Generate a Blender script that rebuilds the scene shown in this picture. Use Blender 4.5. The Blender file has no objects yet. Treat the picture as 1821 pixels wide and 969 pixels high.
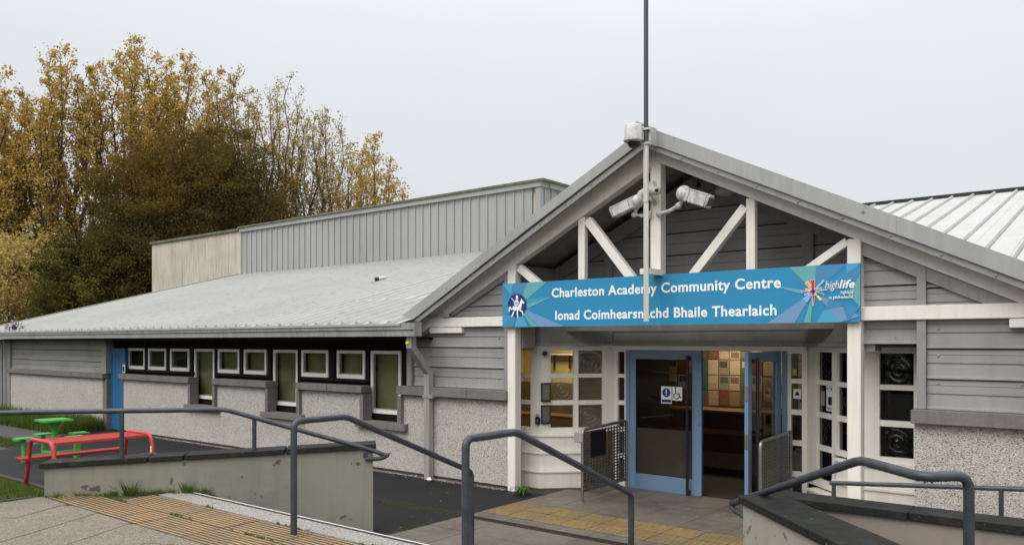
import bpy, bmesh, math, random
import numpy as np
from mathutils import Vector, Matrix
R = math.radians
C = bpy.context.scene.collection
scn = bpy.context.scene
random.seed(7)

# ------------------------------------------------------------------ camera
cam = bpy.data.cameras.new('camera'); cam_o = bpy.data.objects.new('camera', cam); C.objects.link(cam_o)
cam_o.location = (0, 0, 2.22); cam_o.rotation_euler = (R(90), 0, math.atan2(.62252, .78260))
cam.sensor_width = 36; cam.lens = 1400/1821*36; cam.shift_y = .0678; cam.clip_start = .05; cam.clip_end = 2000
scn.camera = cam_o
# ------------------------------------------------------------------ sky: overcast
SUN_EL, SUN_AZ = 48, -160          # behind the camera, a little to its left
w = bpy.data.worlds.new('World'); scn.world = w; w.use_nodes = True
nt = w.node_tree; nt.nodes.clear()
sky = nt.nodes.new('ShaderNodeTexSky'); sky.sky_type = 'NISHITA'; sky.sun_disc = False
sky.sun_elevation = R(SUN_EL); sky.sun_rotation = R(180-20); sky.dust_density = 6
hs = nt.nodes.new('ShaderNodeHueSaturation'); hs.inputs['Saturation'].default_value = .25; hs.inputs['Value'].default_value = 1
bg1 = nt.nodes.new('ShaderNodeBackground'); bg1.inputs['Strength'].default_value = .05
nt.links.new(sky.outputs[0], hs.inputs['Color']); nt.links.new(hs.outputs[0], bg1.inputs['Color'])
tc = nt.nodes.new('ShaderNodeTexCoord'); sp = nt.nodes.new('ShaderNodeSeparateXYZ')
nt.links.new(tc.outputs['Generated'], sp.inputs[0])
rp = nt.nodes.new('ShaderNodeValToRGB'); rp.color_ramp.interpolation = 'B_SPLINE'
el = rp.color_ramp.elements
el[0].position = 0; el[0].color = (.325, .34, .35, 1)
el[1].position = 1; el[1].color = (1, 1, 1, 1)
for p, v in ((.15, .345), (.40, .385), (.65, .78)):
    e = el.new(p); e.color = (v*.975, v, v*1.03, 1)
cn = nt.nodes.new('ShaderNodeTexNoise'); cn.inputs['Scale'].default_value = 1.6; cn.inputs['Detail'].default_value = 4
mp = nt.nodes.new('ShaderNodeMapping'); mp.inputs['Scale'].default_value = (1, 1, 3)
nt.links.new(tc.outputs['Generated'], mp.inputs[0]); nt.links.new(mp.outputs[0], cn.inputs['Vector'])
mr = nt.nodes.new('ShaderNodeMapRange'); mr.inputs['To Min'].default_value = .90; mr.inputs['To Max'].default_value = 1.08
nt.links.new(cn.outputs['Fac'], mr.inputs[0])
vm = nt.nodes.new('ShaderNodeVectorMath'); vm.operation = 'SCALE'
nt.links.new(sp.outputs['Z'], rp.inputs[0]); nt.links.new(rp.outputs[0], vm.inputs[0]); nt.links.new(mr.outputs[0], vm.inputs['Scale'])
bg2 = nt.nodes.new('ShaderNodeBackground'); bg2.inputs['Strength'].default_value = 1.75
nt.links.new(vm.outputs[0], bg2.inputs['Color'])
ad = nt.nodes.new('ShaderNodeAddShader'); wo = nt.nodes.new('ShaderNodeOutputWorld')
nt.links.new(bg1.outputs[0], ad.inputs[0]); nt.links.new(bg2.outputs[0], ad.inputs[1]); nt.links.new(ad.outputs[0], wo.inputs['Surface'])
sun = bpy.data.lights.new('sun', 'SUN'); sun.energy = 1.2; sun.angle = R(35); sun.color = (1, .97, .92)
so = bpy.data.objects.new('sun', sun); C.objects.link(so)
sd = Vector((math.cos(R(SUN_EL))*math.sin(R(-20)), -math.cos(R(SUN_EL))*math.cos(R(20)), math.sin(R(SUN_EL))))
so.rotation_euler = sd.to_track_quat('Z', 'Y').to_euler(); so.location = sd*50
vs = scn.view_settings; vs.view_transform = 'Standard'; vs.look = 'None'; vs.exposure = 0; vs.gamma = 1; vs.use_curve_mapping = False

# ------------------------------------------------------------------ materials
def mat(name, col, rough=.6, n=None, bump=None, streak=None, spots=None, metal=0, spec=.5, grain=None, emit=None):
    """n=(scale, other colour, lo, hi)  streak=(colour, amount)  spots=(scale, colour, threshold)  bump=(scale, strength)"""
    m = bpy.data.materials.new(name); m.use_nodes = True; t = m.node_tree
    b = t.nodes['Principled BSDF']; b.inputs['Roughness'].default_value = rough
    b.inputs['Metallic'].default_value = metal; b.inputs['Specular IOR Level'].default_value = spec
    geo = t.nodes.new('ShaderNodeNewGeometry'); pos = geo.outputs['Position']
    cur = None
    def rgb(c):
        x = t.nodes.new('ShaderNodeRGB'); x.outputs[0].default_value = (*c, 1); return x.outputs[0]
    def noise(scale, detail=4, vscale=None, vec=pos):
        x = t.nodes.new('ShaderNodeTexNoise'); x.inputs['Scale'].default_value = scale; x.inputs['Detail'].default_value = detail
        if vscale:
            q = t.nodes.new('ShaderNodeMapping'); q.inputs['Scale'].default_value = vscale
            t.links.new(vec, q.inputs[0]); vec = q.outputs[0]
        t.links.new(vec, x.inputs['Vector']); return x.outputs['Fac']
    def ramp(v, lo, hi, a=0, b_=1):
        x = t.nodes.new('ShaderNodeMapRange'); x.inputs['From Min'].default_value = lo; x.inputs['From Max'].default_value = hi
        x.inputs['To Min'].default_value = a; x.inputs['To Max'].default_value = b_; t.links.new(v, x.inputs[0]); return x.outputs[0]
    def mix(f, a, b_):
        x = t.nodes.new('ShaderNodeMix'); x.data_type = 'RGBA'; t.links.new(f, x.inputs['Factor'])
        t.links.new(a, x.inputs['A']); t.links.new(b_, x.inputs['B']); return x.outputs['Result']
    cur = rgb(col)
    if n:
        for q in (n if isinstance(n, list) else [n]):
            cur = mix(ramp(noise(q[0]), q[2], q[3]), cur, rgb(q[1]))
    if streak:
        f1 = ramp(noise(1, 3, (14, 14, .9)), .48, .75, 0, streak[1]); cur = mix(f1, cur, rgb(streak[0]))
    if grain:
        v = t.nodes.new('ShaderNodeTexVoronoi'); v.inputs['Scale'].default_value = grain[0]; t.links.new(pos, v.inputs['Vector'])
        se = t.nodes.new('ShaderNodeSeparateColor'); t.links.new(v.outputs['Color'], se.inputs[0])
        cur = mix(ramp(se.outputs[0], grain[2], grain[3]), cur, rgb(grain[1]))
        if len(grain) > 4: cur = mix(ramp(se.outputs[1], grain[5], grain[6]), cur, rgb(grain[4]))
    if spots:
        cur = mix(ramp(noise(spots[0], 5), spots[2], spots[2]+.03), cur, rgb(spots[1]))
    t.links.new(cur, b.inputs['Base Color'])
    if bump:
        bp = t.nodes.new('ShaderNodeBump'); bp.inputs['Strength'].default_value = bump[1]; bp.inputs['Distance'].default_value = bump[2] if len(bump) > 2 else .01
        t.links.new(noise(bump[0], 5), bp.inputs['Height']); t.links.new(bp.outputs[0], b.inputs['Normal'])
    if emit:
        b.inputs['Emission Color'].default_value = (*emit[0], 1); b.inputs['Emission Strength'].default_value = emit[1]
    return m
M = {}
M['white'] = mat('white_paint', (.80, .765, .695), .45, n=(2.5, (.72, .685, .61), .45, .8), streak=((.52, .49, .43), .28), bump=(60, .08))
M['white2'] = mat('white_window_paint', (.78, .77, .72), .4, n=(5, (.62, .6, .54), .5, .8))
M['clad'] = mat('grey_cladding_paint', (.32, .312, .295), .5, n=(2, (.24, .235, .222), .4, .7), streak=((.20, .197, .185), .22), bump=(3, .1))
M['stud'] = mat('grey_trim_paint', (.29, .285, .27), .5, n=(3, (.24, .235, .225), .4, .7), streak=((.16, .16, .15), .4))
M['fascia'] = mat('grey_coated_fascia', (.30, .30, .285), .45, n=(1.2, (.25, .25, .235), .4, .7), streak=((.15, .16, .12), .75))
M['barge'] = mat('grey_coated_bargeboard', (.33, .335, .325), .4, n=(1.2, (.285, .285, .275), .4, .7), streak=((.42, .42, .40), .5), spots=(9, (.12, .13, .08), .68))
M['roof'] = mat('pale_profiled_roof', (.40, .40, .37), .45, n=[(.35, (.35, .355, .32), .4, .7), (5, (.28, .285, .25), .52, .85)], spots=(9, (.16, .17, .12), .71))
M['roofcap'] = mat('white_ribbed_roof', (.46, .46, .45), .45, n=[(.8, (.42, .42, .41), .4, .7), (3.5, (.36, .37, .34), .52, .8)], spots=(12, (.14, .15, .11), .70))
M['ribshade'] = mat('shaded_rib_foot', (.15, .155, .135), .7, n=(3, (.27, .27, .245), .42, .68))  # painted shade for the strips beside each roof rib
M['hall'] = mat('grey_hall_cladding', (.34, .345, .335), .45, n=(.5, (.295, .30, .29), .4, .7), streak=((.34, .34, .33), .4))
M['hallcap'] = mat('mossy_hall_coping', (.16, .16, .13), .85, n=(3, (.10, .11, .045), .42, .62), bump=(30, .8, .03))
M['conc'] = mat('pinkish_weathered_concrete', (.52, .47, .40), .85, n=(1.5, (.44, .40, .335), .4, .7), streak=((.30, .275, .21), .8), bump=(20, .3))
M['rough'] = mat('white_roughcast', (.49, .455, .41), .9, grain=(92, (.19, .175, .155), .76, .86, (.63, .60, .55), .60, .78), n=(1.3, (.43, .405, .36), .35, .7), streak=((.36, .33, .28), .35), bump=(75, 1, .02))
M['stone'] = mat('grey_cast_stone', (.175, .16, .145), .8, n=[(3, (.135, .125, .115), .4, .7), (25, (.21, .195, .18), .5, .8)], streak=((.10, .095, .085), .4), bump=(60, .25))
M['brown'] = mat('dark_brown_board', (.011, .0065, .006), .8, n=(4, (.016, .010, .009), .4, .7), streak=((.018, .011, .010), .5), spec=.15)
M['brick'] = mat('red_brown_plinth', (.09, .045, .035), .9, n=(18, (.05, .04, .035), .4, .6), bump=(40, .6))
M['blue'] = mat('bright_blue_paint', (.022, .125, .27), .5, n=(3, (.018, .10, .22), .4, .7), streak=((.03, .15, .31), .5))
M['steelblue'] = mat('steel_blue_aluminium', (.15, .24, .37), .4, n=(2, (.13, .215, .335), .4, .7))
M['rail'] = mat('dark_blue_grey_rail_paint', (.034, .041, .052), .36, spots=(38, (.10, .075, .05), .735), n=(9, (.055, .062, .072), .4, .7), bump=(220, .35, .004))
M['wallp'] = mat('grey_green_wall_paint', (.255, .25, .20), .75, n=[(1.1, (.195, .195, .16), .35, .7), (5, (.26, .255, .21), .5, .8)], streak=((.17, .165, .13), .45), spots=(5.5, (.085, .075, .062), .635), bump=(9, .2))
M['wallw'] = mat('pale_peeling_wall_paint', (.34, .315, .265), .7, n=(1.1, (.31, .285, .24), .35, .7), streak=((.22, .20, .17), .4), spots=(6.5, (.13, .115, .10), .62), bump=(9, .2))
M['wallk'] = mat('pinkish_brown_wall_paint', (.26, .215, .18), .7, n=(2, (.21, .175, .15), .35, .7), streak=((.15, .125, .11), .35), spots=(6, (.13, .12, .11), .68))
M['cope'] = mat('wet_black_coping', (.016, .016, .015), .6, n=[(6, (.034, .035, .031), .5, .75), (2, (.016, .020, .009), .5, .7)], spots=(34, (.13, .13, .115), .69), bump=(40, .7, .012), spec=.2)
M['tarmac'] = mat('dark_wet_tarmac', (.011, .011, .012), .75, n=[(1.2, (.017, .017, .018), .4, .7), (90, (.028, .028, .028), .5, .8)], spec=.25, bump=(140, .6, .01))
M['path'] = mat('worn_grey_tarmac', (.062, .06, .056), .75, n=[(1.2, (.05, .048, .045), .4, .7), (90, (.09, .088, .08), .5, .8)], bump=(140, .6, .01))
M['slab'] = mat('worn_paving_slab', (.185, .152, .113), .75, spots=(26, (.075, .065, .052), .70), grain=(110, (.11, .093, .072), .6, .8, (.29, .25, .20), .75, .85), n=[(1.6, (.15, .125, .093), .4, .65), (7, (.13, .11, .085), .5, .8)], bump=(70, .35))
M['slab2'] = mat('grey_entrance_slab', (.140, .120, .097), .6, spots=(19, (.055, .048, .040), .69), n=[(1.3, (.095, .082, .067), .42, .62), (7, (.20, .18, .155), .55, .8)], bump=(70, .25))
M['joint_shade'] = mat('sandy_joint_and_groove_shade', (.06, .055, .042), .9, n=(8, (.045, .06, .02), .5, .7))
M['granite'] = mat('pale_granite_step', (.27, .25, .225), .7, grain=(120, (.15, .14, .125), .6, .75, (.40, .38, .35), .7, .8), n=(2, (.26, .245, .22), .4, .7))
M['cord'] = mat('ochre_corduroy_tile', (.42, .235, .085), .7, n=[(1.7, (.30, .175, .08), .42, .60), (9, (.22, .165, .11), .5, .72)], bump=(50, .3))
M['cord2'] = mat('yellow_corduroy_tile', (.44, .26, .075), .65, n=[(2.2, (.30, .19, .075), .42, .62), (14, (.18, .13, .06), .5, .75)], bump=(50, .3))
M['black'] = mat('black_plastic', (.012, .012, .013), .35)
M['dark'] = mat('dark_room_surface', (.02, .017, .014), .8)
M['olive'] = mat('olive_reflection_tint', (.34, .32, .165), .8, n=(1.2, (.20, .19, .09), .4, .7), streak=((.42, .40, .22), .5))
M['redfloor'] = mat('dark_red_brown_desk_front', (.07, .028, .014), .35, n=(3, (.045, .018, .010), .4, .7))
M['woodtop'] = mat('orange_wood_top', (.24, .10, .035), .4, n=(8, (.17, .07, .025), .4, .7))
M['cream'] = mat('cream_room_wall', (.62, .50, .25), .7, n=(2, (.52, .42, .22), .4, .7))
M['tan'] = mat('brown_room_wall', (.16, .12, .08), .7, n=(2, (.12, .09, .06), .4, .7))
M['red'] = mat('red_coated_metal', (.50, .045, .04), .42, n=(4, (.42, .045, .04), .4, .7), bump=(90, .15))
M['green'] = mat('bright_green_coated_metal', (.07, .36, .06), .42, n=(4, (.09, .42, .08), .4, .7), bump=(90, .15))
M['steel'] = mat('brushed_steel', (.30, .29, .27), .38, metal=.8, n=(5, (.24, .23, .215), .4, .7))
M['gate'] = mat('dull_perforated_steel', (.15, .14, .125), .5, metal=.5, n=(5, (.11, .10, .09), .4, .7))
M['galv'] = mat('weathered_steel_tube', (.06, .075, .08), .5, metal=.3, streak=((.12, .10, .08), .6))
M['camw'] = mat('dirty_white_housing', (.60, .59, .56), .45, n=(18, (.40, .39, .36), .45, .7), streak=((.20, .19, .17), .8))
M['pole'] = mat('cream_conduit', (.62, .60, .53), .5, streak=((.30, .27, .2), .6))
M['pipe'] = mat('weathered_grey_pipe', (.33, .32, .285), .5, streak=((.20, .15, .10), .6))
M['signblue'] = mat('sign_blue', (.022, .245, .455), .35, n=(1, (.024, .23, .43), .4, .7))
M['lettering'] = mat('white_lettering', (.85, .88, .88), .5)
M['navy'] = mat('navy_print', (.008, .025, .16), .5)
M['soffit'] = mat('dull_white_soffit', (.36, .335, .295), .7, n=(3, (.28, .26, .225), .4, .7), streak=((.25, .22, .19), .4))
M['drain'] = mat('rusty_drain_grate', (.045, .035, .030), .7, n=(30, (.07, .05, .035), .5, .7), metal=.3)
M['soil'] = mat('dark_soil_and_turf', (.035, .045, .015), .95, n=(5, (.05, .04, .02), .4, .7), bump=(30, .8, .03))
M['yellow'] = mat('yellow_sticker', (.75, .65, .02), .5)
M['bark'] = mat('grey_brown_bark', (.075, .058, .042), .9, n=(6, (.045, .036, .027), .4, .7), bump=(15, .6, .03))
M['screen'] = mat('brown_screen', (.34, .28, .21), .7, n=(3, (.27, .22, .16), .4, .7))
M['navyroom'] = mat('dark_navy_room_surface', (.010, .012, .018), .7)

def glassmat(name, tint, refl=1.0, rough=.01):
    m = bpy.data.materials.new(name); m.use_nodes = True; t = m.node_tree; t.nodes.clear()
    o = t.nodes.new('ShaderNodeOutputMaterial'); a = t.nodes.new('ShaderNodeBsdfTransparent'); a.inputs[0].default_value = (*tint, 1)
    g = t.nodes.new('ShaderNodeBsdfGlossy'); g.inputs['Roughness'].default_value = rough; g.inputs[0].default_value = (refl, refl, refl, 1)
    f = t.nodes.new('ShaderNodeFresnel'); f.inputs[0].default_value = 1.5
    x = t.nodes.new('ShaderNodeMixShader'); ge = t.nodes.new('ShaderNodeNewGeometry'); iv = t.nodes.new('ShaderNodeMath'); iv.operation = 'SUBTRACT'; iv.inputs[0].default_value = 1; t.links.new(ge.outputs['Backfacing'], iv.inputs[1])
    mu = t.nodes.new('ShaderNodeMath'); mu.operation = 'MULTIPLY'; t.links.new(f.outputs[0], mu.inputs[0]); t.links.new(iv.outputs[0], mu.inputs[1])
    t.links.new(mu.outputs[0], x.inputs[0]); t.links.new(a.outputs[0], x.inputs[1]); t.links.new(g.outputs[0], x.inputs[2])
    t.links.new(x.outputs[0], o.inputs[0]); return m
M['glass'] = glassmat('clear_window_glass', (.80, .82, .80))
M['glassd'] = glassmat('tinted_door_glass', (.62, .60, .56), .65)
M['dome'] = mat('smoked_dome_plastic', (.02, .02, .02), .08)
M['frost'] = mat('frosted_film', (.33, .32, .30), .5)

def leafmat(name, c1, c2, c3, low=None):
    m = bpy.data.materials.new(name); m.use_nodes = True; t = m.node_tree; t.nodes.clear()
    o = t.nodes.new('ShaderNodeOutputMaterial'); geo = t.nodes.new('ShaderNodeNewGeometry')
    rp = t.nodes.new('ShaderNodeValToRGB'); e = rp.color_ramp.elements; e[0].color = (*c1, 1); e[1].color = (*c3, 1); e.new(.5).color = (*c2, 1)
    t.links.new(geo.outputs['Random Per Island'], rp.inputs[0]); col = rp.outputs[0]
    if low:
        nz = t.nodes.new('ShaderNodeTexNoise'); nz.inputs['Scale'].default_value = low[1]; nz.inputs['Detail'].default_value = 3; t.links.new(geo.outputs['Position'], nz.inputs['Vector'])
        mr = t.nodes.new('ShaderNodeMapRange'); mr.inputs['From Min'].default_value = .42; mr.inputs['From Max'].default_value = .60; t.links.new(nz.outputs['Fac'], mr.inputs[0])
        mx = t.nodes.new('ShaderNodeMix'); mx.data_type = 'RGBA'; t.links.new(mr.outputs[0], mx.inputs['Factor']); t.links.new(col, mx.inputs['A']); mx.inputs['B'].default_value = (*low[0], 1); col = mx.outputs['Result']
    d = t.nodes.new('ShaderNodeBsdfDiffuse'); tr = t.nodes.new('ShaderNodeBsdfTranslucent'); x = t.nodes.new('ShaderNodeMixShader'); x.inputs[0].default_value = .35
    t.links.new(col, d.inputs[0]); t.links.new(col, tr.inputs[0]); t.links.new(d.outputs[0], x.inputs[1]); t.links.new(tr.outputs[0], x.inputs[2]); t.links.new(x.outputs[0], o.inputs[0]); return m
M['lyellow'] = leafmat('golden_leaves', (.50, .35, .09), (.60, .43, .12), (.36, .245, .065))
M['lgold'] = leafmat('dull_gold_leaves', (.44, .33, .12), (.53, .40, .15), (.30, .225, .085))
M['lrust'] = leafmat('rust_and_olive_leaves', (.20, .12, .032), (.145, .098, .03), (.27, .16, .04), ((.085, .075, .026), .16))
M['lolive'] = leafmat('dark_olive_leaves', (.095, .10, .027), (.15, .13, .033), (.21, .16, .038), ((.07, .075, .024), .3))
M['lhedge'] = leafmat('green_hedge_leaves', (.10, .13, .03), (.15, .19, .04), (.20, .22, .06))
M['lgrass'] = leafmat('green_grass_blades', (.06, .11, .02), (.10, .16, .03), (.15, .18, .05))
M['lplum'] = leafmat('plum_leaves', (.06, .015, .02), (.09, .02, .03), (.05, .04, .02))

# ------------------------------------------------------------------ mesh helpers
class MB:
    def __init__(s): s.v = []; s.f = []
    def add(s, vs, fs):
        b = len(s.v); s.v += [tuple(x) for x in vs]; s.f += [tuple(b+i for i in q) for q in fs]; return s
    def box(s, x0, x1, y0, y1, z0, z1):
        return s.add([(x0,y0,z0),(x1,y0,z0),(x1,y1,z0),(x0,y1,z0),(x0,y0,z1),(x1,y0,z1),(x1,y1,z1),(x0,y1,z1)],
                     [(0,3,2,1),(4,5,6,7),(0,1,5,4),(1,2,6,5),(2,3,7,6),(3,0,4,7)])
    def rbox(s, c, size, rot):          # rot = Matrix 3x3 (columns are the box axes)
        h = [q/2 for q in size]; vs = []
        for dz in (-1, 1):
            for dx, dy in ((-1,-1),(1,-1),(1,1),(-1,1)): vs.append(Vector(c)+rot@Vector((dx*h[0],dy*h[1],dz*h[2])))
        return s.add(vs, [(0,3,2,1),(4,5,6,7),(0,1,5,4),(1,2,6,5),(2,3,7,6),(3,0,4,7)])
    def beam(s, a, b, w, h, up=(0,0,1)):
        a = Vector(a); b = Vector(b); d = b-a; x = d.normalized(); z = Vector(up); y = z.cross(x).normalized(); z = x.cross(y)
        return s.rbox((a+b)/2, (d.length, w, h), Matrix((x, y, z)).transposed())
    def prism(s, poly, h0, h1, axis='z'):   # convex or simple polygon extruded; axis y: poly=(x,z); axis x: poly=(y,z)
        n = len(poly)
        mk = {'z': lambda p, h: (p[0], p[1], h), 'y': lambda p, h: (p[0], h, p[1]), 'x': lambda p, h: (h, p[0], p[1])}[axis]
        return s.add([mk(p, h0) for p in poly]+[mk(p, h1) for p in poly],
                     [tuple(range(n)), tuple(range(2*n-1, n-1, -1))]+[(i, i+n, (i+1) % n+n, (i+1) % n) for i in range(n)])
    def quad3(s, a, b, c, d, th):      # a slab with a thickness th along its normal
        a, b, c, d = map(Vector, (a, b, c, d)); n = (b-a).cross(c-a).normalized()*th
        return s.add([a,b,c,d,a+n,b+n,c+n,d+n], [(0,3,2,1),(4,5,6,7),(0,1,5,4),(1,2,6,5),(2,3,7,6),(3,0,4,7)])
    def tube(s, pts, r, n=10, cap=True, square=False):
        pts = [Vector(p) for p in pts]; rs = r if isinstance(r, (list, tuple)) else [r]*len(pts)
        prev = None; rings = []
        for i, p in enumerate(pts):
            d = ((pts[min(i+1, len(pts)-1)]-p).normalized()+(p-pts[max(i-1, 0)]).normalized())
            d = d.normalized() if d.length > 1e-6 else Vector((0,0,1))
            if prev is None:
                u = d.orthogonal().normalized() if not square else (Vector((1,0,0)) if abs(d.x) < .9 else Vector((0,1,0)))
                u = (u-d*u.dot(d)).normalized()
            else: u = (prev-d*prev.dot(d)).normalized()
            prev = u; v = d.cross(u); rings.append([p+(u*math.cos(2*math.pi*k/n)+v*math.sin(2*math.pi*k/n))*rs[i] for k in range(n)])
        vs = [q for rr in rings for q in rr]; fs = []
        for i in range(len(pts)-1):
            for k in range(n): fs.append((i*n+k, i*n+(k+1) % n, (i+1)*n+(k+1) % n, (i+1)*n+k))
        if cap: fs += [tuple(range(n-1, -1, -1)), tuple((len(pts)-1)*n+k for k in range(n))]
        return s.add(vs, fs)
    def lathe(s, c, prof, n=20, axis=(0,0,1)):
        ax = Vector(axis).normalized(); u = ax.orthogonal().normalized(); v = ax.cross(u); c = Vector(c)
        vs = []; fs = []
        for (r, h) in prof:
            for k in range(n): a = 2*math.pi*k/n; vs.append(c+ax*h+(u*math.cos(a)+v*math.sin(a))*r)
        for i in range(len(prof)-1):
            for k in range(n): fs.append((i*n+k, i*n+(k+1) % n, (i+1)*n+(k+1) % n, (i+1)*n+k))
        fs += [tuple(range(n-1, -1, -1)), tuple((len(prof)-1)*n+k for k in range(n))]
        return s.add(vs, fs)
    def sphere(s, c, r, n=8, m=6, sc=(1,1,1)):
        vs = []; fs = []
        for i in range(m+1):
            t = math.pi*i/m
            for k in range(n): a = 2*math.pi*k/n; vs.append((c[0]+r*sc[0]*math.sin(t)*math.cos(a), c[1]+r*sc[1]*math.sin(t)*math.sin(a), c[2]+r*sc[2]*math.cos(t)))
        for i in range(m):
            for k in range(n): fs.append((i*n+k, (i+1)*n+k, (i+1)*n+(k+1) % n, i*n+(k+1) % n))
        return s.add(vs, fs)
    def mesh(s, name, m, off=(0,0,0), smooth=False, bevel=0):
        me = bpy.data.meshes.new(name); me.from_pydata([(v[0]-off[0], v[1]-off[1], v[2]-off[2]) for v in s.v], [], s.f)
        bm = bmesh.new(); bm.from_mesh(me)
        if bevel:
            bmesh.ops.remove_doubles(bm, verts=bm.verts, dist=1e-5)
        bmesh.ops.recalc_face_normals(bm, faces=bm.faces)
        if bevel:
            ed = [e for e in bm.edges if len(e.link_faces) == 2 and e.calc_face_angle(0) > .5]
            bmesh.ops.bevel(bm, geom=ed, offset=bevel, segments=1, affect='EDGES', clamp_overlap=True)
        bm.to_mesh(me); bm.free()
        if smooth:
            me.polygons.foreach_set('use_smooth', [True]*len(me.polygons))
            me.set_sharp_from_angle(angle=R(40))
        me.materials.append(m if not isinstance(m, str) else M[m]); return me
    def build(s, name, m, parent=None, smooth=False, bevel=0, stuff=False, label=None):
        off = wloc(parent) if parent else (0,0,0)
        o = bpy.data.objects.new(name, s.mesh(name, m, off, smooth, bevel)); C.objects.link(o)
        if parent: o.parent = parent
        if stuff: o['kind'] = 'stuff'
        if label: o['label'] = label
        return o
def wloc(o):
    p = Vector((0,0,0))
    while o: p += o.location; o = o.parent
    return p
def inst(name, me, parent, loc, rot=(0,0,0)):
    o = bpy.data.objects.new(name, me); C.objects.link(o)
    if parent: o.parent = parent; o.location = Vector(loc)-wloc(parent)
    else: o.location = loc
    o.rotation_euler = rot; return o
def tag(o, label, cat, group=None, kind=None):
    if label: o['label'] = label
    if cat: o['category'] = cat
    if group: o['group'] = group
    if kind: o['kind'] = kind
    return o
def thing(name, label, cat, loc, group=None, rz=0):
    o = bpy.data.objects.new(name, None); C.objects.link(o); o.location = loc; o.rotation_euler.z = rz; o.empty_display_size = .1
    return tag(o, label, cat, group)
def struct(o): o['kind'] = 'structure'; return o
def arc(a, b, c, r, n=4):      # round the corner b of the path a-b-c
    a, b, c = map(Vector, (a, b, c)); p = b+(a-b).normalized()*r; q = b+(c-b).normalized()*r
    return [((1-t)**2)*p+2*t*(1-t)*b+t*t*q for t in [i/n for i in range(n+1)]]
def path(pts, r=.06):
    out = [Vector(pts[0])]
    for i in range(1, len(pts)-1): out += arc(pts[i-1], pts[i], pts[i+1], r)
    return out+[Vector(pts[-1])]
def dup(root, loc, label, rz=None):
    r = root.copy(); C.objects.link(r); r.location = loc
    if rz is not None: r.rotation_euler.z = rz
    r['label'] = label
    for ch in list(root.children):
        c = ch.copy(); C.objects.link(c); c.parent = r
        for g in ch.children:
            d = g.copy(); C.objects.link(d); d.parent = c
    return r

# ================================================================== GROUND
UP = .56
g = MB()
xs = [-600,-60,-30,-20,-6.75]; g.add([(-600,-600,-.004),(600,-600,-.004),(600,600,-.004),(-600,600,-.004)], [(0,1,2,3)])
struct(g.build('ground', 'soil'))
g = MB().add([(-19,4.6,.0),(-6.75,4.6,.0),(-6.75,9.3,.0),(-20.3,9.3,.0),(-20.3,8.2,0),(-19,7.2,0)], [(0,1,2,3,4,5)]); struct(g.build('playground_tarmac', 'tarmac'))
g = MB().add([(-60,6.9,.002),(-18.7,6.9,.002),(-19,7.2,.002),(-20.3,8.0,.002),(-60,8.0,.002)], [(0,1,2,3,4)]); struct(g.build('path', 'path'))
g = MB().add([(-30,4.8,.003),(-19,4.8,.003),(-18.3,6.3,.003),(-30,6.3,.003)], [(0,1,2,3)]); struct(g.build('footpath', 'path'))
def lawnz(y): t = min(1, max(0, (4.85-y)/1.55)); return UP*t*t*(3-2*t)
g = MB(); ys = [-14,-6,0,2,3,3.3]+[3.3+i*.155 for i in range(1, 11)]
cols = [-40,-25,-18,-14,-12,-10.5]
for j, y in enumerate(ys):
    xe = -9.25+max(0, y-3.5)*.80
    for x in cols+[xe]: g.v.append((x, y, lawnz(y)-.01*(y > 4.7)+.004))
nc = len(cols)+1
for j in range(len(ys)-1):
    for i in range(nc-1): g.f.append((j*nc+i, j*nc+i+1, (j+1)*nc+i+1, (j+1)*nc+i))
struct(g.build('lawn', 'soil'))
tag(MB().tube([(-14.6,4.88,.03),(-13.2,4.90,.03),(-12.2,4.86,.03),(-9.6,4.86,.03)], .035, 6).build('lawn_edging', 'brick'), 'low red edging strip between the lawn and the tarmac below the red picnic table', 'edging')

def blades(name, n, regions, hmin, hmax, wd, m, seed, lean=.5, zf=lambda x, y: 0):
    rng = np.random.default_rng(seed); P = []
    tot = sum(r[4] for r in regions)
    for (x0, x1, y0, y1, wgt) in regions:
        k = int(n*wgt/tot); P.append(np.stack([rng.uniform(x0, x1, k), rng.uniform(y0, y1, k)], 1))
    P = np.concatenate(P); k = len(P); z = np.array([zf(a, b) for a, b in P])
    h = rng.uniform(hmin, hmax, k)*rng.uniform(.5, 1, k); a = rng.uniform(0, 2*np.pi, k); l = rng.uniform(0, lean, k)*h; b = rng.uniform(0, 2*np.pi, k)
    dx, dy = np.cos(a)*wd, np.sin(a)*wd
    v = np.zeros((k, 3, 3)); v[:, 0] = np.stack([P[:,0]-dx, P[:,1]-dy, z], 1); v[:, 1] = np.stack([P[:,0]+dx, P[:,1]+dy, z], 1)
    v[:, 2] = np.stack([P[:,0]+np.cos(b)*l, P[:,1]+np.sin(b)*l, z+h], 1)
    return tri_obj(name, v.reshape(-1, 3), 3, m)
def tri_obj(name, v, q, m, parent=None):
    off = wloc(parent) if parent else (0,0,0)
    v = v-np.array(off)
    me = bpy.data.meshes.new(name); nf = len(v)//q
    me.vertices.add(len(v)); me.vertices.foreach_set('co', v.astype(np.float32).ravel())
    me.loops.add(len(v)); me.loops.foreach_set('vertex_index', np.arange(len(v), dtype=np.int32))
    me.polygons.add(nf); me.polygons.foreach_set('loop_start', np.arange(0, len(v), q, dtype=np.int32))
    me.update(calc_edges=True); me.materials.append(M[m])
    o = bpy.data.objects.new(name, me); C.objects.link(o)
    if parent: o.parent = parent
    o['kind'] = 'stuff'; return o
def in_lawn(o): return o
tag(blades('grass', 42000, [(-15.5,-9.35,1.8,3.5,3),(-15.5,-8.9,3.5,4.8,3)], .04, .10, .006, 'lgrass', 3, .7, lambda x, y: lawnz(y)), 'short green grass of the near lawn beside the low wall', 'grass')
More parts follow.
